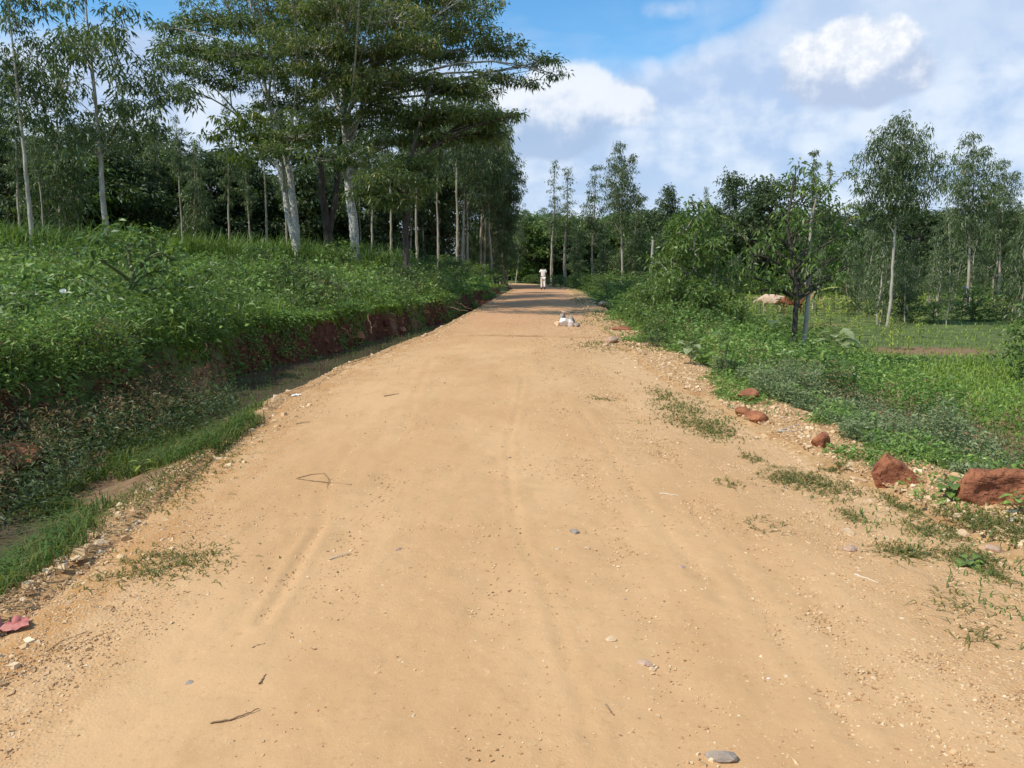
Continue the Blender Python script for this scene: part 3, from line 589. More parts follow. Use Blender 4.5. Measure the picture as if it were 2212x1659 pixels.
make_tree('spreading_tree', 'tall spreading tree whose thick trunk is covered in white lichen', 'tree',
  [(t3, np.array([.25,.21,.18,.15,.11,.08,.05])), (t3b, np.array([.12,.10,.08,.06,.04])), (t3c, np.array([.11,.09,.07,.04]))],
  [pad(*a) for a in [(980,62,37,125,34,1),(1080,100,37,95,30,1),(1165,132,36,55,20,1),(1200,160,36,26,12,1),(1060,165,36,70,16,1),(1140,178,36,40,9,1),(905,20,38,140,32,1),
   (820,115,34,115,36,1),(905,172,34,105,34,1),(770,25,35,140,36,0),(690,95,33,105,36,2),(960,120,39,90,30,1),(800,215,34,110,34,0),(900,-30,38,150,40,1),(1010,10,39,90,24,1),
   (700,250,34,90,32,2),(840,300,34,75,28,0),(740,335,33,85,30,0),(760,-60,36,170,40,0),(880,250,35,110,34,1),(900,85,36,110,30,1),(860,-90,30,140,34,0),(980,-120,29,120,30,1),(760,-130,29,130,34,0),(1080,-110,31,110,28,1),(640,-120,30,120,30,2),(1130,-60,34,90,26,1),(900,-170,34,170,40,0),(700,20,33.5,95,34,2),(780,110,33.5,90,34,0),(850,35,33.5,90,34,1),(740,165,33.5,80,34,0),(680,150,33.5,75,34,2),(900,95,33.5,80,30,1),(620,85,34,85,34,2),(800,175,33,80,30,0),(700,-190,26,130,30,0),(850,-230,25,120,30,0),(600,-230,25,110,30,2),(950,-190,27,90,28,1),(780,-260,23,110,30,0),(1010,200,37,80,22,1)]],
  M['bark_white'], M['big'], g, **big)
t1a = gr(tpoly([(650,588),(640,500),(628,380),(600,290),(575,200),(560,100),(540,0)], 38))
t1b = tpoly([(644,560),(624,470),(606,370),(560,300),(500,230)], 37.8, dy=.3)
make_tree('spreading_tree', 'spreading tree with two leaning trunks, bark peeled brown at its base', 'tree',
  [(t1a, np.array([.22,.17,.15,.12,.09,.07,.04])), (t1b, np.array([.16,.14,.11,.08,.05]))],
  [pad(*a) for a in [(410,100,38,85,34,0),(370,60,38,60,22,0),(470,35,39,120,34,0),(400,150,37,70,26,1),(400,190,37,35,20,1),(520,110,37,100,34,0),(560,60,38,100,34,0),(590,150,36,95,36,0),
   (620,15,39,130,36,0),(640,290,36,95,34,0),(600,320,35,70,24,1),(560,150,40,110,36,0),(650,200,37,80,30,0),(500,180,38,70,24,1),(560,-50,40,150,40,0),(480,120,41,110,30,0),(480,-200,25,110,30,0),(570,-230,24,110,30,0),(400,-180,27,110,30,0),(360,-150,30,110,30,0),(530,-150,29,120,30,0),(620,-170,31,110,30,0)]],
  M['bark_white'], M['big'], g, **big)
# a lower bough of that tree carries yellowing leaves: a part with its own look
yb = bpy.data.objects['spreading_tree.001']
Q, v = foliage([pad(*a)[:2] for a in [(560,250,36,70,26,1),(500,262,36,60,18,1),(470,290,36,50,16,1),(540,300,36,55,24,1),(400,205,36,35,14,1),(520,335,36,38,18,1),(360,115,37,40,20,1)]], g, 20, 14, .24, .36, .4, .36, down=.5, hang=.3)
tag(obj('leaves', leafmesh('leaves', Q, M['bigy'], v), yb), 'yellow green leaves on the lower left boughs')
t2a = gr(tpoly([(712,590),(708,500),(694,400),(688,300),(678,180),(690,60)], 40))
t2b = tpoly([(710,500),(728,400),(742,300),(745,200),(760,120)], 40, dy=.3)
make_tree('spreading_tree', 'dark forked tree between the lichened trunks, splitting low into two limbs', 'tree',
  [(t2a, np.array([.24,.21,.17,.14,.10,.05])), (t2b, np.array([.17,.15,.12,.09,.05]))],
  [pad(*a) for a in [(650,110,42,110,40,0),(720,190,41,100,34,1),(700,60,42,130,40,0),(800,160,42,110,34,1),(690,270,40,80,28,0),(630,230,42,90,30,0),(780,265,41,90,30,1),(740,0,43,160,40,0)]],
  M['bark_dark'], M['big'], g, **big)
t4 = gr(tpoly([(877,612),(876,500),(878,410),(890,330),(915,240),(940,150)], 33))
t4b = tpoly([(879,400),(930,320),(990,270),(1050,245)], 33, dy=.3)
make_tree('spreading_tree', 'slender shaded tree nearest the ditch with drooping tiers of olive leaves', 'tree',
  [(t4, np.array([.15,.125,.11,.09,.07,.04])), (t4b, np.array([.09,.07,.05,.03]))],
  [pad(*a) for a in [(1030,250,33,80,22,1),(1095,247,33,40,12,1),(1120,250,32,16,7,1),(1050,285,34,70,26,1),(960,235,33,90,28,0),(905,265,34,70,24,0),(880,350,33,80,24,0),(920,400,32,45,18,1),
   (830,385,32,80,24,0),(855,430,32,65,22,0),(800,420,33,60,18,0),(930,300,34,80,26,0),(980,190,34,80,26,0)]],
  M['bark_dark'], M['big'], g, **{**big, 'ncl':42})
# --- eucalyptus variants (unit: real metres, H about 14)
def euc_proto(seed, Hh, cb, wmax, shape, dens=1., lean=.3, thin=False, bark='bark_euc', leaf='euc', ll=.17, ncl=40):
    g = np.random.default_rng(seed); n = 7; z = np.linspace(0,Hh*.95,n); ofs = np.cumsum(g.normal(size=(n,2))*lean*.25,axis=0); ofs -= ofs[0]
    pts = np.column_stack([ofs, z]); r0 = .0072*Hh+.012; rad = r0*(1-z/Hh*.88)
    pads = []; m = int(13*dens+3)
    for i in range(m):
        t = (i+g.random()*.6)/m; zz = cb*Hh+(1-cb)*Hh*t
        w = wmax*{'cone':(1.05-t)*(.35+.65*min(1,t*5)), 'egg':math.sin(math.pi*min(1,.18+.8*t))**.8, 'top':(.25+.75*sst(.2,.75,t))*(1.15-t*.6)}[shape]
        a = i*2.4+g.random(); rr = w*g.uniform(.25,.75); base,_ = along((pts,rad), min(zz,z[-1]))
        s = max(.28, w*g.uniform(.36,.62)); pads.append((base*[1,1,0]+np.array([rr*math.cos(a), rr*math.sin(a), zz]), np.array([s,s,s*g.uniform(.6,1.0)]), 0))
    pads.append((np.array([pts[-1,0],pts[-1,1],Hh*.96]), np.array([.3,.3,.5])*wmax*.35, 0))
    return make_tree('eucalyptus', None, None, [(pts,rad)], pads, M[bark], M[leaf], g, ncl=ncl, nlf=17, ll=ll*1.1, lw=.30, droop=.5, crad=.30, down=.7, hang=.9, limb=.9, kk=6, twp=.12, limbr=.75, loc=(0,-50,0))
E = dict(airy=euc_proto(28,11,.45,2.3,'egg',1.2,.15,bark='bark_pale',ncl=27), airy2=euc_proto(29,12,.50,2.0,'top',1.0,.2,bark='bark_pale',ncl=27), tall=euc_proto(21,14,.52,1.9,'top',1.,.3,bark='bark_pale'), egg=euc_proto(22,13,.42,2.0,'egg',1.3), cone=euc_proto(23,12.5,.36,1.9,'cone',1.3), slim=euc_proto(24,14,.40,1.25,'cone',1.3),
         wide=euc_proto(25,10.5,.53,2.5,'egg',1.7,.15,bark='bark_pale',ll=.16,ncl=30), bushy=euc_proto(26,9,.18,2.0,'cone',1.8), pole=euc_proto(27,15,.60,1.3,'egg',.9))
SAP = dict(a=euc_proto(31,5.5,.30,.75,'egg',.9,.25,bark='bark_pale',ll=.15), b=euc_proto(32,5,.22,.85,'cone',1.0,.3,bark='bark_pale',ll=.15), c=euc_proto(33,4,.15,.7,'cone',.9,.3,ll=.15))
def round_proto(seed, Hh, w, leaf, cb=.25, bark='bark_dark', ll=.3, n=22, ncl=9, crad=.55, flat=.6, name='broadleaf_tree', lw=.45):
    g = np.random.default_rng(seed); z = np.linspace(0,Hh*.85,6); pts = np.column_stack([np.cumsum(g.normal(size=(6,2))*.12*w/3,axis=0)-0, z]); pts[0,:2]=0
    rad = (.02*Hh+.03)*(1-z/Hh*.85); pads=[]
    for i in range(n):
        t = (i+.5)/n; zz = cb*Hh+(1-cb)*Hh*.93*t; a = i*2.4+g.random(); ww = w*math.sin(math.pi*min(1,.2+.75*t))**.7
        rr = ww*g.uniform(.3,.85); s = w*g.uniform(.28,.46); pads.append((np.array([rr*math.cos(a),rr*math.sin(a),zz]), np.array([s,s,s*flat]), 0))
    return make_tree(name, None, None, [(pts,rad)], pads, M[bark], M[leaf], g, ncl=ncl, nlf=16, ll=ll, lw=lw, droop=.3, crad=crad, down=.2, limb=.6, kk=6, twp=.1, loc=(0,-50,0))
D = dict(a=round_proto(41,9,3.2,'dark',ncl=20), b=round_proto(42,11,3.0,'dark',.2,ncl=20), c=round_proto(43,7,3.0,'shrub',.12,ncl=20), d=round_proto(44,12,2.2,'dark',.12,n=26,ncl=24,flat=.9))
SH = dict(a=round_proto(51,1.9,1.0,'shrub',.05,'stem',.13,14,34,.2,name='shrub'), b=round_proto(52,1.5,.9,'shrub',.05,'stem',.11,13,38,.18,name='shrub'), c=round_proto(53,2.6,1.2,'shrub',.08,'stem',.15,18,28,.24,name='shrub'), g=round_proto(54,1.0,.75,'grey',.02,'stem',.075,12,60,.14,name='shrub'), d=round_proto(55,1.3,.9,'dark',.03,'stem',.10,13,40,.18,name='shrub'))
protoH = {}
for k_, h_ in (('airy',11),('airy2',12),('tall',14),('egg',13),('cone',12.5),('slim',14),('wide',10.5),('bushy',9),('pole',15)): protoH[E[k_].name]=h_
for k_, h_ in (('a',5.5),('b',5),('c',4)): protoH[SAP[k_].name]=h_
for k_, h_ in (('a',9),('b',11),('c',7),('d',12)): protoH[D[k_].name]=h_
for k_, h_ in (('a',1.9),('b',1.5),('c',2.6),('g',1.0),('d',1.3)): protoH[SH[k_].name]=h_
def ground_at(px, Y):
    z = 0.
    for _ in range(3):
        b = (z-CH); py = None
        # X from the perspective of the base point
        fwd = Y*cT-(z-CH)*sT; X = (px-1106)/F*fwd; z = Hs(X, Y)
    return X, z
prs = random.Random(5); used = set()
def put(proto, px, Y, top, wpx=None, label=None, cat='tree', group=None, w0=None, rz=None, wide=1.):
    X, z = ground_at(px, Y); zt = PY(px, top, Y)[2]; s = (zt-z)/protoH[proto.name]
    if cat=='shrub': s = max(s, (prs.uniform(.75,1.05) if Y>21 else prs.uniform(.4,.6))/(1+.35*(protoH[proto.name]>2.)) if px < 1106 else prs.uniform(.28,.4))
    return putX(proto, X, Y, s, label, cat, group, rz, wide, z)
def putX(proto, X, Y, s, label, cat, group, rz=None, wide=1., z=None):
    if z is None: z = Hs(X,Y)
    rz = prs.uniform(0,6.28) if rz is None else rz; sc = (s*wide, s*wide, s)
    if proto.name in used: return copy_thing(proto, (X,Y,z-.08), rz, sc, label, group, cat)
    used.add(proto.name); proto.location = (X,Y,z-.08); proto.rotation_euler=(0,0,rz); proto.scale=sc; tag(proto, label, cat, group); return proto
# individual trees --- left side
put(E['airy'],235,30,-70,label='tall eucalyptus with a bare pale trunk standing in the tall grass, third from left edge',wide=1.35)
put(E['airy2'],76,28,-60,label='leftmost tall eucalyptus, its thin pale trunk ringed with knots',wide=1.2)
put(E['airy'],-50,29,-40,label='eucalyptus crown reaching in over the left edge of the picture',wide=1.3)
put(E['bushy'],128,40,120,label='bushy eucalyptus between the two pale trunks at far left',wide=1.2)
put(E['cone'],298,50,170,label='pointed eucalyptus rising behind the gap left of the spreading trees',wide=1.0)
put(E['cone'],358,52,205,label='shorter pointed eucalyptus just left of the spreading crowns',wide=1.25)
put(E['bushy'],420,47,290,label='leafy eucalyptus under the yellowing boughs',wide=1.1)
for i,(px,Y,top,k_,w) in enumerate([(20,42,250,'b',1.2),(90,50,300,'a',1.2),(180,46,330,'c',1.2),(255,48,300,'a',1.2),(330,52,330,'b',1.1),(400,55,340,'c',1.3),(470,54,320,'a',1.2),(545,55,330,'b',1.2),(600,58,380,'c',1.2),(670,56,350,'a',1.3),(730,60,330,'b',1.3),(800,58,380,'a',1.2),(860,62,330,'b',1.3),(930,64,300,'d',1.5),(-40,45,200,'b',1.3),(230,60,250,'b',1.4),(500,66,300,'b',1.4),(350,62,260,'b',1.4),(620,66,240,'b',1.5),(120,64,270,'b',1.4),(760,70,260,'b',1.4)]):
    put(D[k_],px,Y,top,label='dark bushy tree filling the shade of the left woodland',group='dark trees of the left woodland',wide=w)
for i,(px,Y,top,k_) in enumerate([(395,44,240,'pole'),(500,43,200,'slim'),(578,44,180,'pole'),(545,48,260,'slim'),(50,38,150,'slim'),(100,37,260,'pole'),(620,47,220,'slim'),(440,50,300,'pole')]):
    put(E[k_],px,Y,top,label='thin pale stem eucalyptus inside the left woodland',group='thin stems in the left woodland')
# plantation behind the slender tree
plant = [(806,52,260,'slim'),(845,55,240,'pole'),(905,50,200,'pole'),(918,62,250,'slim'),(935,66,180,'slim'),(946,50,230,'pole'),(968,66,230,'slim'),(985,60,190,'pole'),(1003,67,215,'slim'),(1015,66,205,'tall'),(1046,70,192,'slim'),(1060,68,230,'egg'),(1075,72,300,'slim'),(1088,73,330,'egg'),(1030,74,250,'cone'),(880,60,260,'cone'),(955,72,240,'cone'),(828,64,280,'slim'),(780,56,300,'pole'),(1097,74,400,'bushy'),(1068,71,380,'bushy'),(1000,63,205,'egg'),(1042,70,188,'egg'),(1085,74,290,'egg'),(955,64,235,'egg'),(1062,75,240,'egg'),(900,66,260,'egg'),(1092,76,340,'cone'),(1020,76,330,'bushy'),(960,70,350,'bushy'),(905,68,370,'bushy')]
for px,Y,top,k_ in plant:
    put(E[k_],px,Y,top,label='close planted eucalyptus with a bare straight stem behind the slender tree',group='eucalyptus plantation left of the road bend', wide=1.15)
# wood beyond the bend
for i in range(34):
    Y = prs.uniform(92,128); px = prs.uniform(1075,1290); k_ = prs.choice(['slim','cone','pole','bushy','egg'])
    put(E[k_],px,Y,prs.uniform(440,500) if px<1200 else prs.uniform(470,520),label='small eucalyptus in the wood beyond the road bend',group='wood beyond the road bend',wide=1.25)
for i in range(44):
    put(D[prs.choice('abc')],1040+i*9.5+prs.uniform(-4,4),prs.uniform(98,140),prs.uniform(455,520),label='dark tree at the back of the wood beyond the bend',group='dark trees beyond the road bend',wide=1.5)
# centre right skyline
put(E['slim'],1191,84,342,label='slender eucalyptus just right of the walking person, with a tuft crown',wide=1.35)
put(E['slim'],1222,80,358,label='narrow eucalyptus second to the right of the walking person',wide=1.9)
put(E['cone'],1282,76,348,label='pointed eucalyptus with pale stem, third right of the walking person',wide=1.35)
put(E['egg'],1341,66,294,label='tallest eucalyptus in the middle distance, crown open and drooping',wide=1.05)
put(E['bushy'],1362,70,415,label='round bushy tree behind the tallest middle eucalyptus',wide=1.6)
put(E['bushy'],1300,82,470,label='low bushy tree between the pointed and the tallest eucalyptus',wide=1.3)
put(E['bushy'],1250,86,480,label='low bushy tree left of the pointed eucalyptus',wide=1.3)
put(D['d'],1443,92,393,label='dark spire shaped tree against the clouds',wide=.9)
put(E['slim'],1522,92,400,label='pale thin eucalyptus behind the roadside shrub tree',wide=1.2)
put(D['b'],1580,80,362,label='dark tree with a rounded head left of the feathery tree',wide=.95)
put(D['a'],1645,74,378,label='broad dark tree behind the left of the leaning double trunk tree',wide=1.05)
put(E['cone'],1735,62,312,label='feathery topped tree rising behind the double trunk tree',wide=1.15)
put(D['c'],1480,76,455,label='rounded green tree behind the roadside shrub tree',wide=1.1)
put(D['d'],1425,60,500,label='dense fern leaved tree beside the leaning pole',wide=.75)
# right
put(E['wide'],1917,37,236,label='large eucalyptus with a bare pale trunk alone in the field',wide=1.0,rz=1.2)
put(E['egg'],2082,44,270,label='eucalyptus with wispy crown right of the large field eucalyptus',wide=1.15)
put(E['egg'],2150,48,330,label='eucalyptus between the wispy crowned one and the right edge',wide=1.1)
put(E['bushy'],2215,42,440,label='bushy eucalyptus at the right edge of the picture above the saplings',wide=1.1)
for i in range(44):
    px = 1390+i*21+prs.uniform(-12,12); put(D[prs.choice('aabc')],px,prs.uniform(78,125),prs.uniform(445,500),label='distant dark tree on the skyline behind the field',group='dark skyline trees behind the field',wide=1.6)
for px,Y,top,k_ in [(1860,95,430,'b'),(1935,100,445,'a'),(2000,100,470,'a'),(1780,90,450,'b'),(1810,72,520,'c'),(1700,78,450,'b'),(1540,84,440,'b')]:
    put(D[k_],px,Y,top,label='taller dark tree on the skyline behind the field',group='dark skyline trees behind the field',wide=1.15)
for i in range(8):
    put(SH[prs.choice('acb')],1850+i*52+prs.uniform(-9,9),prs.uniform(39,52),prs.uniform(600,650),label='bush among the saplings beyond the field',cat='shrub',group='bushes among the saplings',wide=prs.uniform(1.0,1.6))
for i in range(46):
    px = prs.uniform(1830,2290); Y = prs.uniform(37.5,60); top = prs.uniform(470,590) - (30 if px>2050 else 0)
    put(SAP[prs.choice('abc')],px,Y,top,label='slim pale stemmed sapling in the rows beyond the field',group='eucalyptus saplings beyond the field',wide=1.1)
for i in range(26):
    put(SH[prs.choice('acb')],1560+i*27+prs.uniform(-9,9),prs.uniform(66,78),prs.uniform(590,612),label='bush at the foot of the trees behind the field',cat='shrub',group='bushes behind the field',wide=prs.uniform(1.8,2.8))
for i in range(9):
    put(SAP[prs.choice('abc')],prs.uniform(1560,1900),prs.uniform(66,72),prs.uniform(520,560),label='sapling at the far side of the field path',group='saplings behind the field path',wide=1.3)
# the leafy double trunk tree
g = np.random.default_rng(77)
ta = gr(tpoly([(1716,772),(1718,690),(1722,640),(1712,560),(1700,480),(1715,400),(1720,360)], 21)); tb = gr(tpoly([(1729,772),(1742,690),(1746,640),(1748,560),(1752,480),(1765,420)], 21.2))
tc_ = tpoly([(1745,600),(1700,560),(1650,520),(1605,475)], 21, dy=.1)
make_tree('double_trunk_tree', 'small leafy tree with one dark and one pale trunk by the field edge', 'tree',
  [(ta, np.array([.08,.068,.06,.048,.038,.025,.012])), (tc_, np.array([.03,.025,.018,.008]))],
  [(PY(a,b_,21+dd), np.array([r,r,r*.75])*21/F, 0) for a,b_,dd,r in [(1735,365,0,32),(1710,390,.3,34),(1765,400,-.3,40),(1730,430,.5,45),(1785,450,0,38),(1690,450,-.4,28),(1790,500,.4,42),(1665,500,0,30),(1720,500,.6,46),(1640,545,-.4,38),(1680,560,.5,46),(1620,590,0,34),(1750,550,-.5,46),(1810,550,.4,40),(1835,500,0,26),(1670,600,-.3,42),(1730,590,.6,44),(1790,590,-.2,40),(1830,570,.4,26),(1705,625,.1,32),(1760,615,.2,28),(1645,620,.2,28),(1740,475,-.5,36)]],
  M['bark_dark'], M['shrub'], g, ncl=44, nlf=13, ll=.135, lw=.38, droop=.35, crad=.17, down=.35, hang=.3, limb=.5, kk=8, twp=.25)
dt = bpy.data.objects['double_trunk_tree']; T = Tubes(); T.add(tb, np.array([.075,.06,.055,.045,.035,.02]), 8)
tag(obj('trunk', T.mesh('trunk', M['bark_pale']), dt), 'pale second trunk leaning right')
T = Tubes(); Pp = [] # wispy upper right shoots
for a in [[(1765,440),(1800,400),(1830,370),(1850,385),(1858,420)],[(1770,430),(1795,380),(1790,350)],[(1780,470),(1820,450),(1850,440),(1860,460)],[(1790,520),(1840,470),(1870,465)],[(1640,560),(1590,490),(1560,470)]]:
    q = tpoly(a, 21.3, dy=.05); T.add(q, np.linspace(.018,.004,len(q)), 4); d = np.linspace(.25,1,26); i = d*(len(q)-1); j = np.minimum(i.astype(int),len(q)-2); Pp.append(q[j]*(1-(i-j))[:,None]+q[j+1]*(i-j)[:,None])
Pp = np.repeat(np.concatenate(Pp),4,0); Pp = Pp+g.normal(size=Pp.shape)*.03
obj('twig', T.mesh('twig', M['twig']), dt); obj('leaves', leafmesh('leaves', leafV(Pp, g.normal(size=Pp.shape), .10, .035, .3, g), M['shrub'], g.beta(2,2.5,len(Pp))), dt)
# roadside shrub tree (many stems) and shrubs
def bushtree(name, label, Y, tr, pads, leaf, ll, ncl, bark='bark_pale', cat='tree', crad=.16, vadd=0.):
    g = np.random.default_rng(int(pads[0][0])); tk = [(gr(tpoly(a, Y)), np.linspace(.05,.012,len(a))) for a in tr]
    return make_tree(name, label, cat, tk, [(PY(a,b_,Y+g.uniform(-.8,.8)), np.array([r,r,r*.8])*Y/F, i % len(tk)) for i,(a,b_,r) in enumerate(pads)], M[bark], M[leaf], g, ncl=ncl, nlf=13, ll=ll, lw=.4, droop=.3, crad=crad, down=.3, hang=.2, limb=.5, kk=6, twp=.15, vadd=vadd)
bushtree('shrubby_tree', 'leafy many stemmed tree overhanging the shrubs right of the road', 22.5, [[(1490,720),(1495,620),(1505,520),(1510,460)],[(1470,720),(1455,640),(1450,560)],[(1510,720),(1540,640),(1550,540)]],
  [(1508,440,34),(1470,520,44),(1540,540,44),(1490,590,52),(1420,560,34),(1580,600,36),(1400,630,34),(1560,650,44),(1465,660,50),(1480,490,36),(1530,500,38),(1500,530,46),(1455,550,36),(1550,550,38),(1510,580,48),(1460,610,44),(1550,600,36),(1500,640,48),(1440,650,36),(1530,660,42),(1470,690,44),(1425,600,26)], 'shrub', .14, 78, vadd=.05)
shr = [(1410,21.5,590,'c',1.0),(1455,21,570,'c',1.0),(1500,21,590,'c',1.0),(1545,21,600,'c',1.0),(1385,25,600,'c',1.1),(1575,20.5,640,'c',1.1),(1435,19,640,'c',1.1),(1485,19,640,'c',1.1),(1530,18.5,655,'c',1.1),(1440,17.6,715,'b',1.3),(1405,17.5,690,'a',1.5),(1420,16.5,740,'d',1.3),(1490,17,715,'a',1.4),(1530,18.3,690,'c',1.1),(1540,17.5,735,'b',1.3),(1590,18,735,'b',1.0),(1640,18.5,735,'a',1.2),(1560,15.5,775,'b',1.3),(1500,15.3,790,'d',1.3),(1610,15.5,775,'a',1.2),(1670,16.5,760,'b',1.3),
 (1780,19,765,'b',1.2),(1815,18.5,770,'d',1.3),(1680,14.3,800,'b',1.3),(1740,14.5,790,'a',1.3),(1790,15,800,'b',1.2),(1380,24,660,'a',1.2),(1350,27,650,'b',1.3),(1400,28,620,'c',1.2),(1600,22,720,'b',1.0),(1650,21,728,'b',1.3),(1365,32,625,'c',1.3),(1330,36,615,'c',1.2),
 (1720,12.6,838,'g',1.4),(1650,12.8,835,'g',1.4),(1790,12,850,'g',1.3),(1850,11,880,'g',1.3),(1590,14,815,'b',1.2),(1800,17,775,'b',.6)]
for px,Y,top,k_,w in shr:
    put(SH[k_],px,Y,top,label='green shrub in the thicket on the slope right of the road',cat='shrub',group='shrubs on the slope right of the road',wide=w)
shr2 = [(1300,50,590,'c',1.5),(1330,56,580,'c',1.6),(1280,62,588,'c',1.8),(1240,69,590,'c',1.8),(1210,73,592,'a',2.2),(1260,75,585,'c',2),(1370,46,590,'c',1.7),(1400,50,580,'c',1.6),(1450,52,585,'c',1.6),(1500,60,580,'c',1.6),(1550,60,590,'a',2),(1420,38,600,'c',1.4),(1185,80,592,'a',2.5),(1150,92,590,'c',2.2),(1310,44,606,'a',1.5),(1345,42,600,'c',1.3)]
for px,Y,top,k_,w in shr2: put(SH[k_],px,Y,top,label='shrub in the hedge beyond the right side of the road',cat='shrub',group='shrubs near the road bend',wide=w)
shr3 = [(740,31,600,'a',1.3),(650,30,610,'d',1.4),(930,42,588,'c',1.2),(980,46,580,'c',1.3),(1040,56,588,'a',1.6),(1070,66,584,'c',1.5),(860,30,590,'d',1.3),(720,36,575,'c',1.2),(820,36,590,'b',1.5),(560,30,610,'b',1.6),(330,24,600,'a',1.3),(290,20,640,'a',1.5),(160,17,640,'a',1.1),(60,15,650,'b',1.3),(430,21,590,'b',1.6),(240,15,620,'b',1.5),(520,19,640,'b',1.5),(360,14,660,'g',1.6),(120,12,640,'a',1.4),(650,22,640,'d',1.5),(30,10.5,690,'b',1.3),(900,46,560,'c',1.3),(960,52,545,'c',1.3),(1010,60,560,'c',1.5),(870,48,540,'c',1.4),(790,45,545,'c',1.3)]
for i in range(16):
    Y = prs.uniform(13,32); X = float(xb(Y))-prs.uniform(.8,8.5)*(Y/20); putX(SH[prs.choice('dbda')],X,Y,prs.uniform(.55,.95),'green shrub among the weeds left of the ditch','shrub','shrubs on the left rise',wide=prs.uniform(1.0,1.5))
for px,Y,top,k_,w in shr3: put(SH[k_],px,Y,top,label='green shrub among the weeds left of the ditch',cat='shrub',group='shrubs on the left rise',wide=w)
put(SH['c'],2235,19,640,label='dark leafy shrub cut by the right edge beside the field',cat='shrub',wide=1.2)
for o in list(E.values())+list(SAP.values())+list(D.values())+list(SH.values()):
    if o.name not in used:
        for ch in list(o.children): bpy.data.objects.remove(ch)
        bpy.data.objects.remove(o)
# ------------------------------------------------------------------ small plants that can be counted
def leafy_plant(name, label, px, py, z, Hh, nl, ll, w, mat, cat='plant', group=None, loc=None, up=.5, g=None):
    g = g or np.random.default_rng(int(px*7+py)); b = PG(px,py,z) if loc is None else loc; b = np.array([b[0],b[1],Hs(b[0],b[1])-.02])
    root = empty(name, b); tag(root, label, cat, group); T = Tubes(); T.add(bez(np.zeros(3), np.array([.03,.02,Hh*.5]), np.array([g.normal()*.06,g.normal()*.06,Hh]), 6), np.linspace(.012,.005,6)*Hh**.5*1.3, 5)
    P=[]; Dd=[]
    for i in range(nl):
        t = .3+.7*i/nl; a = i*2.4; s = np.array([0,0,Hh*t]); e = s+np.array([math.cos(a),math.sin(a),up])*ll*.35; T.add(np.stack([s,e]), [.005,.004], 4); P.append(e); Dd.append([math.cos(a),math.sin(a),up*.6])
    obj('stem', T.mesh('stem', M['stem']), root); P = np.array(P); Dd = nrm(np.array(Dd)+g.normal(size=(nl,3))*.15)
    # broad leaf: fan of three quads along a drooping midrib
    V=[];Fq=[]; k=6
    for p_, d in zip(P, Dd):
        s = nrm(np.cross(d,[0,0,1.])); n0 = len(V); L_ = ll*g.uniform(.7,1.2)
        for j in range(k):
            u = j/(k-1); c = p_+d*L_*u+np.array([0,0,-.45*L_*u*u]); hw = w*L_/ll*math.sin(math.pi*min(.97,u*.92+.06))**.8*.5
            V += [c-s*hw+[0,0,.25*hw], c, c+s*hw+[0,0,.25*hw]]
        for j in range(k-1):
            q = n0+j*3; Fq += [[q,q+1,q+4,q+3],[q+1,q+2,q+5,q+4]]
    obj('leaves', mesh('leaves', np.array(V), [np.array(Fq)], mat, v=g.beta(3,3,len(Fq))*.6+.25), root); return root
lp = leafy_plant('trumpet_flower_plant','broad leaved plant with a white trumpet flower on the left bank',150,790,.25,.62,16,.19,.11,M['herb'])
fl = bpy.data.meshes.new('flower'); bm = bmesh.new(); bmesh.ops.create_cone(bm, segments=10, radius1=.008, radius2=.042, depth=.11, cap_ends=False); bm.to_mesh(fl); bm.free(); fl.materials.append(M['white_petal'])
obj('flower', fl, lp, (.02,-.05,.66), (.6,.3,0))
leafy_plant('broad_leaf_plant','broad leaved plant at the left edge of the picture beside the bank',25,800,.25,.6,16,.2,.12,M['herb'])
leafy_plant('broad_leaf_plant','pale green leafy plant on the bank above the dark hollow',300,735,.4,.35,12,.16,.08,M['shrub'])
leafy_plant('broad_leaf_plant','single tall stemmed plant with bright leaves at the gravel edge on the right',1560,832,-.1,.72,13,.20,.10,M['shrub'])
leafy_plant('broad_leaf_plant','rosette of long pale leaves in the thicket right of the road',1650,770,-.45,.5,14,.24,.08,M['shrub'])
leafy_plant('broad_leaf_plant','blue green broad leaved plant at the foot of the right thicket',1490,800,-.1,.4,14,.2,.13,M['grey'])
leafy_plant('broad_leaf_plant','dark leaved seedling in front of the large red boulder',2195,1118,-.02,.16,12,.08,.06,M['herb'])
leafy_plant('broad_leaf_plant','clump of round green leaves between the two red boulders',2050,1085,-.02,.14,18,.09,.08,M['shrub'])
leafy_plant('broad_leaf_plant','yellowish young plant in front of the peeled double trunk',655,606,1.1,.8,12,.32,.14,M['maize'],loc=PG(655,640,.95) if False else np.array([-8.6,31.,0]))
leafy_plant('broad_leaf_plant','pale upright seedling in the ditch grass at lower left',310,1035,-.15,.15,6,.10,.03,M['maize'])
leafy_plant('broad_leaf_plant','flat round leaved weed on the gravel at lower right',2095,1210,0,.05,9,.07,.06,M['shrub'])
leafy_plant('broad_leaf_plant','large dark cocoyam like plant beyond the roadside shrubs',1560,700,-.8,.9,10,.55,.4,M['dark'],loc=np.array([9.0,27.5,0]))
leafy_plant('broad_leaf_plant','blue green broad plant behind the pale trunk in the field',1780,740,-.9,.8,12,.5,.36,M['grey'],loc=np.array([9.6,23.8,0]))
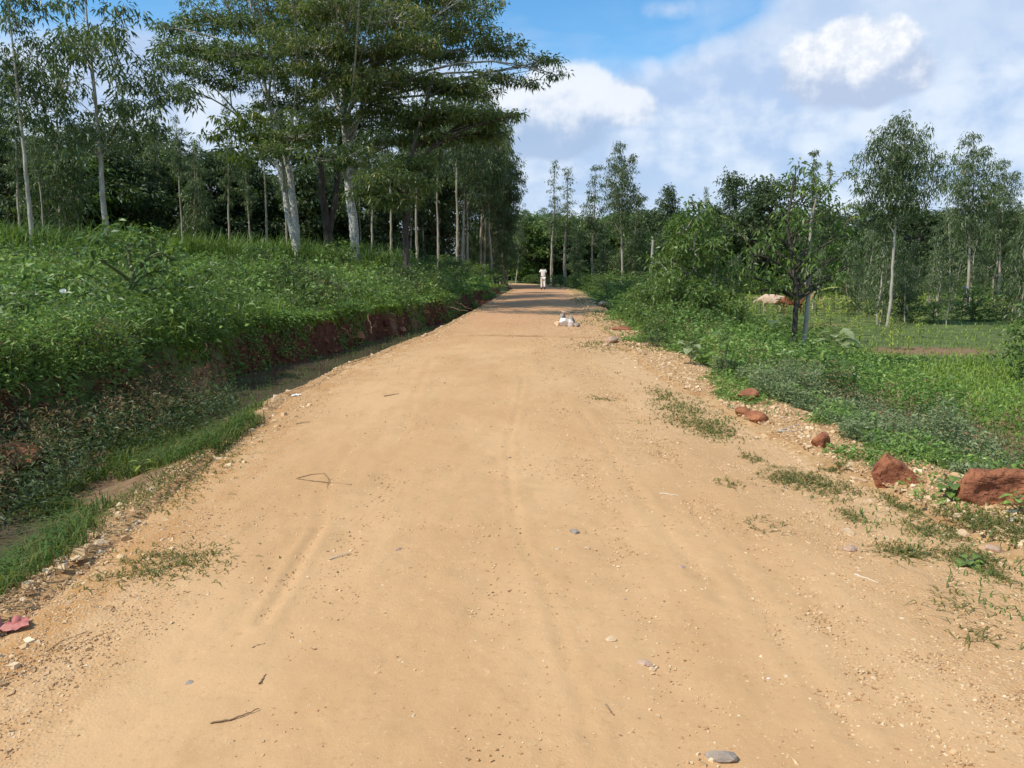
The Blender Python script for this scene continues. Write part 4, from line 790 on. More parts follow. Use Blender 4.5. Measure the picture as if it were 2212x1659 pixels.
# maize seedlings
def maize(seed):
    g = np.random.default_rng(seed); root = empty('maize_plant', (0,-50,0)); T = Tubes(); T.add(np.array([[0,0,0],[.01,0,.25],[0,.01,.5]]), [.016,.012,.006], 5)
    V=[];Fq=[]
    for i in range(8):
        a = (i%2)*math.pi+g.normal()*.35; z0 = .08+.055*i; L_ = g.uniform(.3,.45); n0=len(V)
        for j in range(5):
            u=j/4; r=L_*u; z=z0+L_*(.75*u-.75*u*u); hw=.030*math.sin(math.pi*(.25+.72*u)); V += [[r*math.cos(a)-hw*math.sin(a), r*math.sin(a)+hw*math.cos(a), z],[r*math.cos(a)+hw*math.sin(a), r*math.sin(a)-hw*math.cos(a), z]]
        for j in range(4): q=n0+2*j; Fq.append([q,q+1,q+3,q+2])
    obj('stem', T.mesh('stem', M['stem']), root); obj('leaves', mesh('leaves', np.array(V), [np.array(Fq)], M['maize'], v=g.random(len(Fq))*.8), root); return root
mz = [maize(i) for i in (1,2,3)]; used_m=set(); cnt=0
for row in range(12):
    Y0 = 26+row*2.6
    for k_ in range(34):
        Y = Y0+prs.uniform(-.5,.5); X = float(xr(Y))+4.2+k_*.62+prs.uniform(-.2,.2); px = 1106+X/Y*F
        if px < 1530 or px > 1990 or cnt >= 240 or prs.random()<.12: continue
        if Y < 33 and px < 1640: continue
        m0 = prs.choice(mz); loc=(X,Y,Hs(X,Y)-.01); s=prs.uniform(.75,1.35)*(1.5 if Y>42 else 1.0); rz=prs.uniform(0,6.28); cnt+=1
        if m0.name in used_m: copy_thing(m0, loc, rz, (s,s,s), 'knee high maize plant in the field rows','maize plants in the field', 'maize plant')
        else: used_m.add(m0.name); m0.location=loc; m0.rotation_euler=(0,0,rz); m0.scale=(s,s,s); tag(m0,'knee high maize plant in the field rows','maize plant','maize plants in the field')
# banana plant
b = PG(1757,668,-1.); b[2]=Hs(b[0],b[1]); root = empty('banana_plant', b); tag(root,'small banana plant with one yellow green leaf and dry hanging leaves','banana plant')
T=Tubes(); T.add(np.array([[0,0,0],[.02,0,.6],[.03,0,1.15]]),[.12,.09,.06],8); obj('stem', T.mesh('stem', M['paletwig']), root)
def bleaf(name, a, e0, L_, w, mat, drop):
    V=[];Fq=[]
    for j in range(12):
        u=j/11; r=L_*u*math.cos(e0); z=1.1+L_*(math.sin(e0)*u-drop*u*u); hw=w*.5*math.sin(math.pi*min(.98,.08+.9*u))**.6*(1+.12*math.sin(j*5)); c=np.array([r*math.cos(a),r*math.sin(a),z]); s=np.array([-math.sin(a),math.cos(a),0])
        V+=[c-s*hw-[0,0,.3*hw],c,c+s*hw-[0,0,.3*hw]]
    for j in range(11): q=j*3; Fq+=[[q,q+1,q+4,q+3],[q+1,q+2,q+5,q+4]]
    return obj(name, mesh(name, np.array(V),[np.array(Fq)],mat,v=np.linspace(.5,.9,len(Fq)),smooth=True), root)
bleaf('leaf',-.25,.55,1.9,.55,M['maize'],.35); bleaf('leaf',2.6,.9,1.2,.4,M['maize'],.4)
for a,l_2 in ((.3,.9),(-1.2,1.0),(2.,.95),(-2.4,.9)): tag(bleaf('leaf',a,-.2,l_2,.22,M['dry'],.9),'dry hanging leaf')
# ------------------------------------------------------------------ rocks
def rock_mesh(seed, r, mat, cuts=9, rough=.05, sub=3):
    rr = random.Random(seed); bm = bmesh.new(); bmesh.ops.create_icosphere(bm, subdivisions=sub, radius=1)
    pl = []
    for _ in range(cuts):
        n = Vector((rr.gauss(0,1),rr.gauss(0,1),rr.gauss(0,1))).normalized(); pl.append((n, rr.uniform(.5,.82)))
    for v in bm.verts:
        for n, d in pl:
            k = v.co.dot(n)
            if k > d: v.co -= n*(k-d)*.92
        v.co += v.normal*(mnoise.fractal(v.co*2.5+Vector((seed,0,0)), .8, 2, 4))*rough
        v.co.x*=r[0]; v.co.y*=r[1]; v.co.z*=r[2]
    me = bpy.data.meshes.new('rock'); bm.to_mesh(me); bm.free(); me.materials.append(mat)
    me.polygons.foreach_set('use_smooth', [False]*len(me.polygons)); return me
def rock(name, label, px, py, z, r, mat, seed, cat='stone', sink=.25, rot=None, loc=None, group=None, cuts=9, rough=.05, sub=3):
    b = PG(px,py,z) if loc is None else np.array(loc,float); zz = Hs(b[0],b[1]) if loc is None or len(loc)<3 or loc[2] is None else loc[2]
    o = obj(name, rock_mesh(seed, r, M[mat], cuts, rough, sub), None, (b[0],b[1]+r[1]*.6,zz+r[2]*(1-sink*2)), rot or (0,0,random.Random(seed).uniform(0,6))); return tag(o, label, cat, group)
def slab(name, label, pts_px, Y, depth, dz, mat, seed, cat='boulder', cut=3, amp=.018):
    fr = [PY(a,b_,Y) for a,b_ in pts_px]; c0 = np.mean(fr,axis=0); bm = bmesh.new()
    for q in fr: bm.verts.new(Vector(q-c0))
    cc = np.array([0,0,CH])
    for q in fr: bm.verts.new(Vector(((c0+(q-c0)*.93)-cc)*(1+depth/Y)+cc-c0))
    for q in fr: bm.verts.new(Vector((q-c0)*.8+np.array([0,-.05,.0])))
    res = bmesh.ops.convex_hull(bm, input=bm.verts); 
    bmesh.ops.delete(bm, geom=[v for v in bm.verts if not v.link_faces], context='VERTS')
    bmesh.ops.bevel(bm, geom=list(bm.edges), offset=.012, segments=1, affect='EDGES', clamp_overlap=True)
    bmesh.ops.triangulate(bm, faces=bm.faces)
    for _ in range(4):
        bmesh.ops.subdivide_edges(bm, edges=[e for e in bm.edges if e.calc_length()>.02], cuts=1, use_grid_fill=True)
        bmesh.ops.triangulate(bm, faces=bm.faces)
    bm.normal_update()
    for v in bm.verts: v.co += v.normal*(mnoise.fractal(v.co*9+Vector((seed,0,0)),.9,2,5)*amp + mnoise.fractal(v.co*40,.9,2,3)*amp*.25)
    me = bpy.data.meshes.new(name); bm.to_mesh(me); bm.free(); me.materials.append(M[mat]); me.polygons.foreach_set('use_smooth',[True]*len(me.polygons))
    return tag(obj(name, me, None, c0), label, cat)
slab('boulder','wedge shaped red laterite boulder with a pointed top, left of the bigger one',[(1880,1020),(1895,998),(1912,978),(1945,998),(1985,1030),(2024,1066),(2018,1085),(1955,1092),(1900,1072)],5.9,.26,-.03,'laterite',3)
slab('boulder','biggest red laterite boulder, cut by the right edge of the picture',[(2064,1072),(2076,1035),(2100,1014),(2150,1018),(2230,1016),(2320,1028),(2345,1090),(2280,1140),(2180,1118),(2100,1108)],5.35,.42,-.02,'laterite',8,amp=.022)
rock('boulder','reddish boulder half buried at the shoulder behind the stacked small one',1618,868,0,(.19,.15,.11),'laterite',21,'boulder')
rock('boulder','small rounded red boulder on the shoulder',1607,896,0,(.085,.08,.07),'laterite',22,'boulder')
rock('boulder','low red boulder in front of the small rounded one',1638,912,0,(.16,.12,.07),'laterite',23,'boulder')
rock('boulder','dark red boulder among the weeds beyond the wedge shaped one',1778,972,-.02,(.12,.10,.09),'laterite',24,'boulder')
rock('boulder','red earth lump on the shoulder beside the roadside shrubs',1350,714,0,(.26,.4,.08),'laterite',25,'boulder',sink=.3)
rock('boulder','orange red clod below the shrubs near the road rill',1378,700,-.1,(.2,.2,.1),'laterite',251,'boulder')
rock('boulder','pinkish boulder in the tree shade at the right road edge',1302,660,0,(.42,.35,.24),'pinkstone',26,'boulder')
rock('boulder','pinkish stone beside the red lump at the end of the rill',1322,738,0,(.22,.18,.12),'pinkstone',27,'boulder')
rock('boulder','reddish bank clod at the lower left edge',25,985,-.1,(.22,.3,.15),'laterite',28,'boulder',loc=[-4.35,6.7,-.12],rough=.16)
# pale and grey rocks on the road
Yp = 22.6
rock('rock','pale whitish rock standing at the front of the pile on the road',0,0,0,(0.152,0.120,0.176),'palestone',31,'rock',loc=[1.477,Yp-0.080,0.000],sink=.18,cuts=12)
rock('rock','white block leaning right of the pale rock on the pile',0,0,0,(0.128,0.112,0.136),'palestone',32,'rock',loc=[1.644,Yp-0.096,0.000],sink=.2,cuts=12)
rock('rock','grey rock at the back left of the pile on the road',0,0,0,(0.120,0.128,0.168),'greystone',33,'rock',loc=[1.416,Yp+0.160,0.040],sink=.1)
rock('rock','grey rounded rock at the back right of the pile on the road',0,0,0,(0.120,0.128,0.144),'greystone',34,'rock',loc=[1.674,Yp+0.176,0.024],sink=.1)
rock('rock','flat tan stone resting on top of the grey rocks',0,0,0,(0.160,0.080,0.040),'pinkstone',35,'rock',loc=[1.507,Yp+0.192,0.320],sink=0.,rot=(0,.15,.2))
rock('rock','tan stone at the left foot of the rock pile',0,0,0,(0.128,0.096,0.088),'tanstone',36,'rock',loc=[1.272,Yp-0.040,0.000])
rock('rock','dark stone in the shadow at the right foot of the rock pile',0,0,0,(0.120,0.088,0.064),'greystone',37,'rock',loc=[1.811,Yp-0.160,0.000])
# countable stones
st = [(1240,1155,.040,'greystone','grey chipped stone on the road centre right'),(1475,1232,.028,'pinkstone','flat pinkish stone with a crisp shadow'),(1397,1442,.032,'pinkstone','squarish stone embedded in the lower road'),(1410,1452,.018,'tanstone','pale stone touching the squarish embedded one'),
 (1560,1655,.06,'greystone','flat grey stone cut by the bottom edge of the picture'),(1270,1190,.02,'tanstone','pale stone below the grey chipped one'),(1205,1190,.016,'tanstone','small pale stone left of the grey chipped one'),(1660,1470,.012,'palestone','small white pebble on the lower right road'),
 (404,1476,.024,'greystone','grey stone at the lower left of the road'),(860,1190,.03,'pinkstone','brown crumbly clod on the road left of centre'),(948,1018,.018,'tanstone','small tan stone in the middle of the road'),(1100,990,.018,'pinkstone','small stone on the wheel track'),
 (1690,905,.05,'tanstone','rounded pale stone at the weed edge'),(1730,990,.05,'tanstone','pale stone below the grey green weeds'),(1775,1000,.045,'tanstone','tan stone in the rubble line'),(1855,1030,.06,'tanstone','cracked tan stone left of the wedge boulder'),
 (1835,1150,.055,'tanstone','broad yellowish stone flush with the gravel'),(2090,1150,.06,'tanstone','yellow stone in the gravel below the boulders'),(2150,1180,.07,'pinkstone','pinkish rock outcrop at the right edge gravel'),(1840,1185,.05,'pinkstone','pinkish flat stone beside the white stick'),
 (140,1215,.022,'greystone','grey pebble at the ditch corner lower left'),(185,1205,.018,'tanstone','small stone on the left road edge'),(520,945,.028,'tanstone','tan stone on the left gravel edge'),(500,972,.02,'greystone','grey stone by the ditch grass'),(440,900,.04,'greystone','grey stone among the ditch grass'),
 (1310,745,.10,'tanstone','tan stone at the shoulder near the rill'),(1490,820,.05,'tanstone','pale stone at the foot of the shrubs'),(1430,790,.05,'tanstone','stone on the shoulder before the shrubs'),(1600,935,.035,'tanstone','pale stone below the red boulders'),(1585,880,.03,'tanstone','tan stone left of the rounded red boulder'),
 (1880,1075,.035,'tanstone','pale stone against the wedge boulder'),(1920,1092,.035,'tanstone','pale stone in front of the wedge boulder'),(1350,1300,.018,'pinkstone','small brown stone on the right road half'),(1320,1390,.03,'tanstone','pale flush stone on the lower road'),(2190,1128,.03,'palestone','white stone under the big red boulder')]
for i,(px,py,r,mt,lb) in enumerate(st):
    k = random.Random(i); rock('stone', lb, px, py, 0, (r*k.uniform(.9,1.3), r*k.uniform(.6,.9), r*k.uniform(.4,.62)), mt, 60+i, 'stone', sink=.3, sub=2)
# ------------------------------------------------------------------ twigs, litter
def twig(label, px, mat='twig', r=.004, lift=.006, br=None, name='twig'):
    P = []
    for a,b_ in px:
        q = PG(a,b_,0.); q[2] = Hs(q[0],q[1])+lift+r; P.append(q)
    P = np.array(P); c = P[0].copy(); T = Tubes(); d = np.linspace(0,1,len(P)); s = np.linspace(0,1,len(P)*4); Q = np.stack([np.interp(s,d,P[:,i]) for i in range(3)],1)-c
    Q[1:-1] += rng.normal(size=Q[1:-1].shape)*.0015; T.add(Q, np.linspace(r,r*.45,len(Q)), 5)
    for b2 in br or []:
        B = np.array([[*PG(a,b_,0.)[:2], 0] for a,b_ in b2]); B[:,2] = [Hs(q[0],q[1])+lift+r*1.2 for q in B]; T.add(B-c, np.linspace(r*.8,r*.3,len(B)), 4)
    return tag(obj(name, T.mesh(name, M[mat]), None, c), label, 'twig')
twig('long forked twig lying across the left half of the road',[(640,1032),(690,1040),(760,1048)],r=.005,br=[[(700,1022),(710,1035),(706,1055)],[(640,1032),(672,1024),(700,1022)]])
twig('short pale straight stick left of the road centre',[(712,1210),(735,1202),(757,1195)],'paletwig',.004)
twig('short dark stick standing out on the lower left road',[(561,1479),(567,1468),(575,1458)],r=.005)
twig('long curved dark twig at the lower left of the road',[(455,1563),(495,1556),(530,1545),(560,1532)],r=.004)
twig('small twig above the short dark stick',[(545,1400),(558,1394),(572,1390)],r=.004)
twig('thin looped grass stalk near the left edge',[(100,1395),(130,1375),(165,1362),(190,1352)],r=.002,br=[[(105,1400),(150,1378),(190,1352)]])
twig('pale broken stick on the right gravel',[(1846,1240),(1875,1249),(1900,1257)],'paletwig',.005)
twig('thin pale stick lying on the right half of the road',[(1425,1068),(1445,1070),(1465,1073)],'paletwig',.005)
twig('branched dark twig on the right gravel',[(1618,1118),(1640,1145),(1662,1160)],r=.003,br=[[(1625,1110),(1632,1128)],[(1615,1140),(1640,1142)]])
twig('thin dark twig on the lower road right of centre',[(1308,1530),(1318,1545),(1326,1553)],r=.004)
twig('pale twig on the far shoulder beside the fallen stalks',[(1680,935),(1700,928),(1725,920)],'paletwig',.009,br=[[(1680,935),(1705,935),(1730,932)]])
twig('thin stick at the left gravel edge above the forked twig',[(640,912),(655,909),(670,908)],r=.005)
twig('small stick on the left half of the road further away',[(830,856),(850,853),(862,851)],r=.006)
twig('dry stick on the gravel next to the ditch grass',[(390,970),(420,962),(445,957)],r=.007)
# roots and twigs on the bank
for i,(a,lb) in enumerate([([(432,700),(445,745),(440,790)],'dry dangling root on the bank above the dark hollow'),([(795,680),(800,710),(806,725)],'pale dry root hanging over the red bank'),([(985,650),(1005,665),(1020,668)],'dry branch lodged in the bank near the far ditch'),([(960,662),(985,668),(1010,672)],'pale stick lying low against the far bank')]):
    Yb = [13.2,20.5,31,29][i]; P = np.array([PY(px,py,Yb-.1*j) for j,(px,py) in enumerate(a)]); P[:,0] = np.maximum(P[:,0], -99); T=Tubes(); Q = bez(P[0],P[1],P[2],7)+rng.normal(size=(7,3))*.02; T.add(Q-P[0], np.linspace(.018,.006,7), 5); T.add(np.array([Q[3],Q[3]+[.12,-.05,.1]])-P[0],[.008,.003],4)
    tag(obj('root', T.mesh('root', M['twig']), None, P[0]), lb, 'root')
# red plastic scrap
def scrap(name, label, px, py, w, d, h, mat, seed, rz=0):
    c = PG(px,py,0.); n=16; u=np.linspace(-1,1,n); U,Vv=np.meshgrid(u,u); Xx=U*w*(1+.25*fbm(U*2,Vv*2,2,seed)); Yy=Vv*d*(1+.35*fbm(U*3,Vv,2,seed+1)); Zz=h*(np.abs(fbm(U*2.2+5,Vv*1.1,3,seed+2))*2+.25*np.abs(np.sin(Vv*7+U*3)))
    cz,sz=math.cos(rz),math.sin(rz); X2=Xx*cz-Yy*sz; Y2=Xx*sz+Yy*cz; Zg = np.maximum(H(X2+c[0],Y2+c[1]),-.3)+.012
    idx=np.arange(n*n).reshape(n,n); G=np.stack([idx[:-1,:-1],idx[:-1,1:],idx[1:,1:],idx[1:,:-1]],-1).reshape(-1,4)
    return tag(obj(name, mesh(name, np.stack([X2,Y2,Zz+Zg],-1), [G], M[mat], smooth=True), None, (c[0],c[1],0)), label, 'litter')
scrap('plastic_scrap','crumpled red plastic scrap at the lower left road edge',12,1345,.09,.06,.05,'red_plastic',3,.5)
scrap('plastic_scrap','small whitish plastic scrap at the ditch margin',640,850,.06,.03,.03,'white_petal',9,.2)
# ------------------------------------------------------------------ leaning pole and houses
T=Tubes(); a=PY(1400,612,56); b=PY(1411,518,56); a[2]=Hs(a[0],a[1])-.2; T.add(np.array([a,(a+b)/2+[.03,0,0],b])-a,[.10,.095,.085],8); tag(obj('wooden_pole', T.mesh('wooden_pole', M['bark_pale']), None, a), 'leaning pale wooden pole among the bushes','pole')
def boxm(bm, c, s):
    r = bmesh.ops.create_cube(bm, size=1); 
    for v in r['verts']: v.co = Vector((c[0]+v.co.x*s[0], c[1]+v.co.y*s[1], c[2]+v.co.z*s[2]))
def boxobj(name, parts, mat, root):
    bm=bmesh.new(); [boxm(bm,c,s) for c,s in parts]; me=bpy.data.meshes.new(name); bm.to_mesh(me); bm.free(); me.materials.append(M[mat]); return obj(name, me, root)
def house(px, Y, ytop, w, d, hgt, roof, label, rz):
    X = (px-1106)/F*Y; top = PY(px,ytop,Y)[2]; z = top-hgt-.9; root = empty('farm_house',(X,Y,z),(0,0,rz)); tag(root,label,'house')
    boxobj('wall',[((0,-d/2,hgt/2),(w,.15,hgt)),((0,d/2,hgt/2),(w,.15,hgt)),((-w/2+.08,0,hgt/2),(.15,d-.15,hgt)),((w/2-.08,0,hgt/2),(.15,d-.15,hgt))],'wall',root)
    V=np.array([[-w/2-.3,-d/2-.4,hgt-.05],[w/2+.3,-d/2-.4,hgt-.05],[w/2+.3,0,hgt+.95],[-w/2-.3,0,hgt+.95],[w/2+.3,d/2+.4,hgt-.05],[-w/2-.3,d/2+.4,hgt-.05]]); V2=V-[0,0,.06]
    obj('roof', mesh('roof', np.concatenate([V,V2]), [np.array([[0,1,2,3],[3,2,4,5],[7,6,9,8],[8,9,11,10],[0,6,7,1],[5,4,10,11],[1,7,8,2],[2,8,10,4],[3,9,6,0],[5,11,9,3]])], M[roof]), root)
    boxobj('door',[((-w*.1,-d/2-.09,1.),(.9,.05,2.))],'timber',root); wd=boxobj('window',[((w*.25,-d/2-.09,1.5),(.8,.05,.8))],'timber',root)
house(1203,128,548,2.6,3,2.0,'tin','small house with a shiny metal roof seen among the trunks beyond the bend',.35)
house(1562,120,534,3.6,3,2.0,'rust_tin','grey roofed house glimpsed behind the thicket on the right',-.3)
house(100,62,404,2.4,2.5,2.2,'tin','pale roofed hut glimpsed between the far left trunks',.2)
# ------------------------------------------------------------------ people and cows
def skin(name, verts, edges, rad, mat, parent=None, sub=2, root=0, post=None):
    me = bpy.data.meshes.new(name+'_sk'); me.from_pydata([tuple(v) for v in verts], edges, []); o = bpy.data.objects.new('tmp', me); COL.objects.link(o)
    md = o.modifiers.new('s','SKIN'); md.use_smooth_shade=True
    sv = me.skin_vertices[0].data if me.skin_vertices else None
    if sv is None: 
        me.skin_vertices.new() if hasattr(me.skin_vertices,'new') else None; sv = me.skin_vertices[0].data
    for i, r in enumerate(rad): sv[i].radius = r if isinstance(r,(tuple,list)) else (r,r); sv[i].use_root = (i==root)
    s2 = o.modifiers.new('u','SUBSURF'); s2.levels=sub; s2.render_levels=sub
    dg = bpy.context.evaluated_depsgraph_get(); dg.update(); ev = o.evaluated_get(dg); out = bpy.data.meshes.new_from_object(ev); out.name = name
    bpy.data.objects.remove(o); bpy.data.meshes.remove(me)
    out.materials.clear(); out.materials.append(mat); out.polygons.foreach_set('use_smooth',[True]*len(out.polygons))
    if post: post(out)
    return obj(name, out, parent)
def person(loc, rz, label, shirt, trousers, stride=.16, s=1.):
    root = empty('person', loc, (0,0,rz), (s,s,s)); tag(root, label, 'person')
    # local: faces +Y, x right
    V=[];E_=[];Rd=[]
    def a(p, r, prev=None):
        V.append(p); Rd.append(r); i=len(V)-1
        if prev is not None: E_.append((prev,i))
        return i
    pel=a((0,0,.94),(.15,.11)); ab=a((0,.01,1.1),(.135,.10),pel); ch=a((0,0,1.28),(.165,.11),ab); nb=a((0,-.005,1.43),(.075,.07),ch); nk=a((0,.01,1.50),.055,nb); hd=a((0,.03,1.585),(.078,.09),nk); ht=a((0,.03,1.67),(.072,.085),hd)
    a((0,.115,1.57),.018,hd)                                  # nose
    a((.080,.02,1.575),.018,hd); a((-.080,.02,1.575),.018,hd)  # ears
    for sx, sw in ((1,.10),(-1,-.06)):
        sh=a((sx*.175,0,1.40),.062,ch); el=a((sx*.235,.0+sw*.2,1.13),.043,sh); wr=a((sx*.245,.05+sw,.89),.028,el); pm=a((sx*.245,.065+sw,.82),(.020,.036),wr)
        for k,(dy,L_) in enumerate(((-.028,.062),(-.010,.074),(.010,.07),(.028,.055))):
            f1=a((sx*.243,.068+sw+dy,.785),.010,pm); f2=a((sx*.236,.072+sw+dy,.785-L_*.55),.0085,f1); a((sx*.222,.075+sw+dy,.785-L_),.007,f2)
        t1=a((sx*.228,.10+sw,.83),.011,pm); a((sx*.218,.118+sw,.795),.009,t1)
    feet=[]
    for sx, fy, hz in ((-1,stride*.3,0.),(1,-stride,.05)):
        hp=a((sx*.09,0,.88),(.092,.095),pel); kn=a((sx*.095,fy*.45+.045,.50),.06,hp); an=a((sx*.10,fy,.10+hz),.038,kn); hl=a((sx*.10,fy-.03,.045+hz),.036,an); bl=a((sx*.105,fy+.12,.03),.036,hl if False else an); a((sx*.11,fy+.19,.026),.026,bl); feet.append((sx,fy,hz))
    skin('body', V, E_, Rd, M['skin'], root)
    skin('hair', [(0,.015,1.66),(0,.0,1.70),(0,-.02,1.62)], [(0,1),(0,2)], [(.082,.092),(.066,.076),(.066,.062)], M['hair'], root)
    sV=[(0,0,.88),(0,.005,1.06),(0,0,1.27),(0,-.005,1.415),(.17,0,1.395),(.225,0.,1.235),(-.17,0,1.395),(-.225,0.,1.235),(.215,0,1.28),(-.215,0,1.28)]
    skin('shirt', sV, [(0,1),(1,2),(2,3),(2,4),(4,8),(8,5),(2,6),(6,9),(9,7)], [(.185,.135),(.165,.125),(.19,.13),(.085,.08),.085,.078,.085,.078,.078,.078], M[shirt], root, post=None)
    tV=[(0,0,.90)]; tE=[]; tR=[(.165,.12)]
    for sx,fy,hz in feet:
        b=len(tV); tV+=[(sx*.092,0,.84),(sx*.096,fy*.3+.03,.62),(sx*.098,fy*.6+.03,.40),(sx*.10,fy+.0,.13+hz)]; tE+=[(0,b),(b,b+1),(b+1,b+2),(b+2,b+3)]; tR+=[(.105,.108),.088,.076,.070]
    skin('trousers', tV, tE, tR, M[trousers], root)
    for sx,fy,hz in feet: skin('shoe', [(sx*.10,fy-.045,.05+hz),(sx*.103,fy+.06,.045+hz*.4),(sx*.108,fy+.18,.035)], [(0,1),(1,2)], [(.044,.040),(.046,.036),(.040,.026)], M['shoe'], root)
    return root
b = PG(1173,626,0.); person((b[0],b[1],Hs(b[0],b[1])+.01), .03, 'person in cream shirt and trousers walking away along the road','cream_cloth','cream_cloth', s=1.0*PG(1173,626,0.)[1]/59.)
X_, z_ = ground_at(2086, 52); person((X_,52.,z_), 1.9, 'person in a blue top standing among the saplings beyond the field','blue_cloth','dark_cloth', stride=.02, s=1.0)
def cow(loc, rz, label, hide, face='white_hide', head_down=.0, s=1.):
    root = empty('cow', loc, (0,0,rz), (s,s,s)); tag(root, label, 'cow'); V=[];E_=[];Rd=[]     # faces +X
    def a(p, r, prev=None):
        V.append(p); Rd.append(r); i=len(V)-1
        if prev is not None: E_.append((prev,i))
        return i
    mid=a((0,0,.88),(.27,.32)); wi=a((.45,0,.92),(.22,.30),mid); nk=a((.72,0,.98-head_down*.3),(.13,.2),wi); n2=a((.92,0,1.06-head_down*.8),(.10,.13),nk); hd=a((1.05,0,1.08-head_down),(.10,.11),n2); mz_=a((1.28,0,.96-head_down),(.065,.07),hd)
    for sy in (-1,1): a((1.03,sy*.2,1.12-head_down),.03,hd)
    rp=a((-.45,0,.93),(.23,.28),mid); tb_=a((-.68,0,.98),(.12,.13),rp); t1=a((-.80,0,.85),.025,tb_); t2=a((-.82,0,.5),.018,t1); a((-.82,0,.38),.035,t2); a((.42,0,1.2),(.08,.09),wi)
    for sy in (-1,1):
        e=a((.5,sy*.16,.62),(.085,.1),wi); k=a((.53,sy*.16,.36),.045,e); f=a((.5,sy*.16,.12),.035,k); a((.52,sy*.16,.04),.045,f)
        h=a((-.48,sy*.17,.68),(.11,.15),rp); st_=a((-.40,sy*.17,.52),.07,h); hk=a((-.58,sy*.17,.36),.045,st_); f=a((-.55,sy*.17,.12),.035,hk); a((-.52,sy*.17,.04),.045,f)
    skin('body', V, E_, Rd, M[hide], root)
    for sy in (-1,1): skin('horn', [(1.03,sy*.08,1.17-head_down),(1.02,sy*.16,1.26-head_down),(1.05,sy*.17,1.36-head_down)], [(0,1),(1,2)], [.025,.018,.007], M['horn'], root)
    if face: skin('face_blaze', [(1.10,0,1.13-head_down),(1.25,0,1.02-head_down)], [(0,1)], [(.05,.06),(.035,.05)], M[face], root)
b=PG(1668,676,-1.); cow((b[0],b[1],Hs(b[0],b[1])), 2.55, 'tan cow standing in the maize field with its rump to the road','cow_tan',None,.35,s=.9)
b=PG(1712,678,-1.); cow((b[0],b[1],Hs(b[0],b[1])), 3.05, 'red brown cow with a pale face behind the double trunk tree','cow_red','white_hide',.30,s=.85)
# ------------------------------------------------------------------ light and sky
SUN_EL, SUN_AZ = 50., 241.      # azimuth measured clockwise from +Y
sd = np.array([math.sin(R(SUN_AZ))*math.cos(R(SUN_EL)), math.cos(R(SUN_AZ))*math.cos(R(SUN_EL)), math.sin(R(SUN_EL))])
sl = bpy.data.lights.new('sun','SUN'); sl.energy = 4.6; sl.angle = R(.5); sl.color = (1,.95,.86); so = bpy.data.objects.new('sun', sl); COL.objects.link(so)
so.rotation_euler = Vector(sd).to_track_quat('Z','Y').to_euler()
W = bpy.data.worlds.new('World'); S.world = W; W.use_nodes = True; nt = W.node_tree; nt.nodes.clear(); t = NT(nt)
out = t.n('ShaderNodeOutputWorld'); bg = t.n('ShaderNodeBackground'); t.l.new(bg.outputs[0], out.inputs[0]); bg.inputs[1].default_value = .1
sky = t.n('ShaderNodeTexSky', sky_type='NISHITA'); sky.sun_disc=False; sky.sun_elevation=R(SUN_EL); sky.sun_rotation=R(SUN_AZ); sky.air_density=1.; sky.dust_density=.6; sky.ozone_density=1.5
tc = t.n('ShaderNodeTexCoord').outputs['Generated']; sep = t.n('ShaderNodeSeparateXYZ'); t.l.new(tc, sep.inputs[0]); x,y,z = sep.outputs
az = t.m('MULTIPLY', t.m('ARCTAN2', x, y), 57.2958); el = t.m('MULTIPLY', t.m('ARCSINE', z), 57.2958)
def azel(px,py):
    d = ray(px,py); d = d/np.linalg.norm(d); return math.degrees(math.atan2(d[0],d[1])), math.degrees(math.asin(d[2]))
cv = t.n('ShaderNodeCombineXYZ'); t.l.new(t.m('MULTIPLY',az,.1), cv.inputs[0]); t.l.new(t.m('MULTIPLY',el,.1), cv.inputs[1]); V2 = cv.outputs[0]
cs = t.n('ShaderNodeCombineXYZ'); t.l.new(t.m('MULTIPLY',az,.055), cs.inputs[0]); t.l.new(t.m('MULTIPLY',el,.16), cs.inputs[1]); cs.inputs[2].default_value=3.; V3 = cs.outputs[0]
nA = t.noise(4.2, V2, 8, .55); nB = t.noise(9, V2, 6, .6); nC = t.noise(1.9, V3, 5, .5, .3); nD = t.noise(1.1, V3, 3, .5)
def blob(px,py,rx,ry):
    a0,e0 = azel(px,py); k=F/57.2958
    dx = t.m('DIVIDE', t.m('SUBTRACT', az, a0), rx/k*1.08); dy = t.m('DIVIDE', t.m('SUBTRACT', el, e0), ry/k*1.08)
    return t.m('SUBTRACT', 1., t.m('SQRT', t.m('ADD', t.m('MULTIPLY',dx,dx), t.m('MULTIPLY',dy,dy))))
def union(bs):
    r = bs[0]
    for b_ in bs[1:]: r = t.m('SMOOTH_MAX', r, b_, .12)
    return r
def cloudmask(bs, amp, lo, hi):
    f = t.m('ADD', union(bs), t.m('MULTIPLY', t.m('SUBTRACT', t.m('ADD', t.m('MULTIPLY',nA,.8), t.m('MULTIPLY',nB,.2)), .5), amp)); return t.mr(f, lo, hi), f
skyc = sky.outputs[0]; hsv = t.n('ShaderNodeMix', data_type='RGBA', blend_type='MULTIPLY'); hsv.inputs[0].default_value=1; t.l.new(skyc, hsv.inputs[6]); hsv.inputs[7].default_value=(.92,1.62,1.95,1); skyc = hsv.outputs[2]
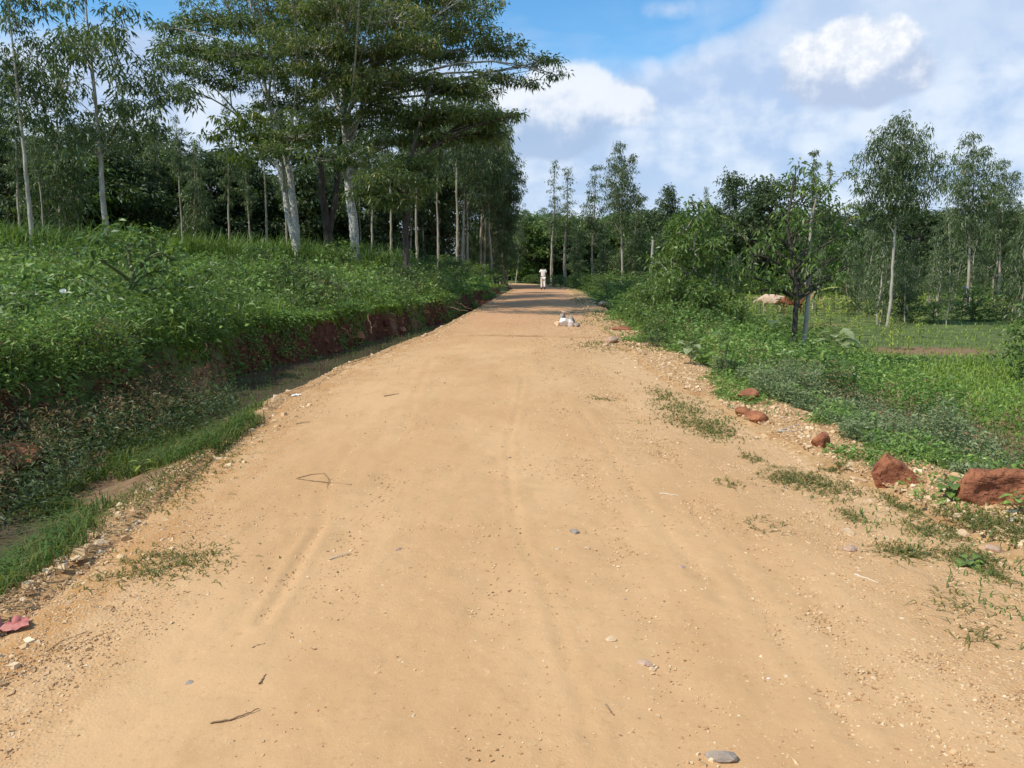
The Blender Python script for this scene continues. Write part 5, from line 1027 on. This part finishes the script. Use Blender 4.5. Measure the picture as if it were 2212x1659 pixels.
# veil of broken cloud, thick low down, thin high up
lim = t.m('ADD', t.m('MULTIPLY', t.m('SUBTRACT', nD, .5), 9.), t.m('MULTIPLY', t.m('SUBTRACT', nC, .5), 7.))
e2 = t.m('ADD', t.m('SUBTRACT', el, t.m('MULTIPLY', t.mr(az, 8, 27, 0, 1), 10.)), lim)
veil = t.mr(e2, 15.0, 11.0); thin = t.m('MULTIPLY', t.mr(nC, .36, .72, 0, .75), t.mr(az, 6, 24, .12, 1.))
fac = t.m('MAXIMUM', veil, thin)
vcol = t.mix(t.mr(t.m('ADD', t.m('MULTIPLY',nC,.55), t.m('MULTIPLY',nA,.45)),.38,.60), (4.9,6.3,8.8), (8.0,8.8,10.0)); vcol = t.mix(t.mr(nD,.45,.7,0,.6), vcol, (5.6,6.9,9.0)); c = t.mix(t.m('MULTIPLY',fac,.93), skyc, vcol)
mL, fL = cloudmask([blob(1230,215,130,75),(blob(1130,240,120,60)),blob(1180,290,150,55),blob(1330,230,90,45)], .75, .0, .28)
c = t.mix(t.m('MULTIPLY', mL, .85), c, t.mix(t.mr(t.m('ADD', el, t.m('MULTIPLY',t.m('SUBTRACT',nA,.5),7.)), azel(1200,300)[1], azel(1200,200)[1]), (4.2,5.6,7.9), (9.2,9.6,10.3)))
mC, fC = cloudmask([blob(1765,140,72,58),blob(1832,108,72,58),blob(1905,118,76,60),blob(1945,150,60,50),blob(1840,165,130,56),blob(1880,180,90,44)], .95, -.10, .22)
sh = t.mr(t.m('ADD', t.m('ADD', el, t.m('MULTIPLY',az,-.03)), t.m('MULTIPLY',t.m('SUBTRACT',nA,.5),11.)), azel(1850,215)[1]-.03*azel(1850,215)[0], azel(1850,90)[1]-.03*azel(1850,90)[0])
c = t.mix(mC, c, t.mix(sh, (5.0,6.1,8.2), t.mix(t.mr(nB,.40,.62), (8.0,8.6,9.6), (9.9,10.1,10.5))))
for a_ in [(1565,95,70,24),(1405,148,22,24),(1450,20,60,22)]:
    mm,_ = cloudmask([blob(*a_)], 2.2, -.1, 1.0); c = t.mix(t.m('MULTIPLY',mm,.5), c, (7.4,8.2,9.8))
c = t.mix(t.mr(z, -.02, -.10), c, (1.2,1.3,1.0)); t.l.new(c, bg.inputs[0])
S.view_settings.view_transform='Standard'; S.view_settings.look='None'; S.view_settings.gamma=1; S.view_settings.use_curve_mapping=False; S.view_settings.exposure = 0.
S.render.engine='CYCLES'; S.cycles.max_bounces=6; S.cycles.diffuse_bounces=3; S.cycles.glossy_bounces=2; S.cycles.transmission_bounces=4; S.cycles.transparent_max_bounces=4; S.cycles.use_adaptive_sampling=True; S.cycles.adaptive_threshold=.02; S.cycles.sample_clamp_indirect=6
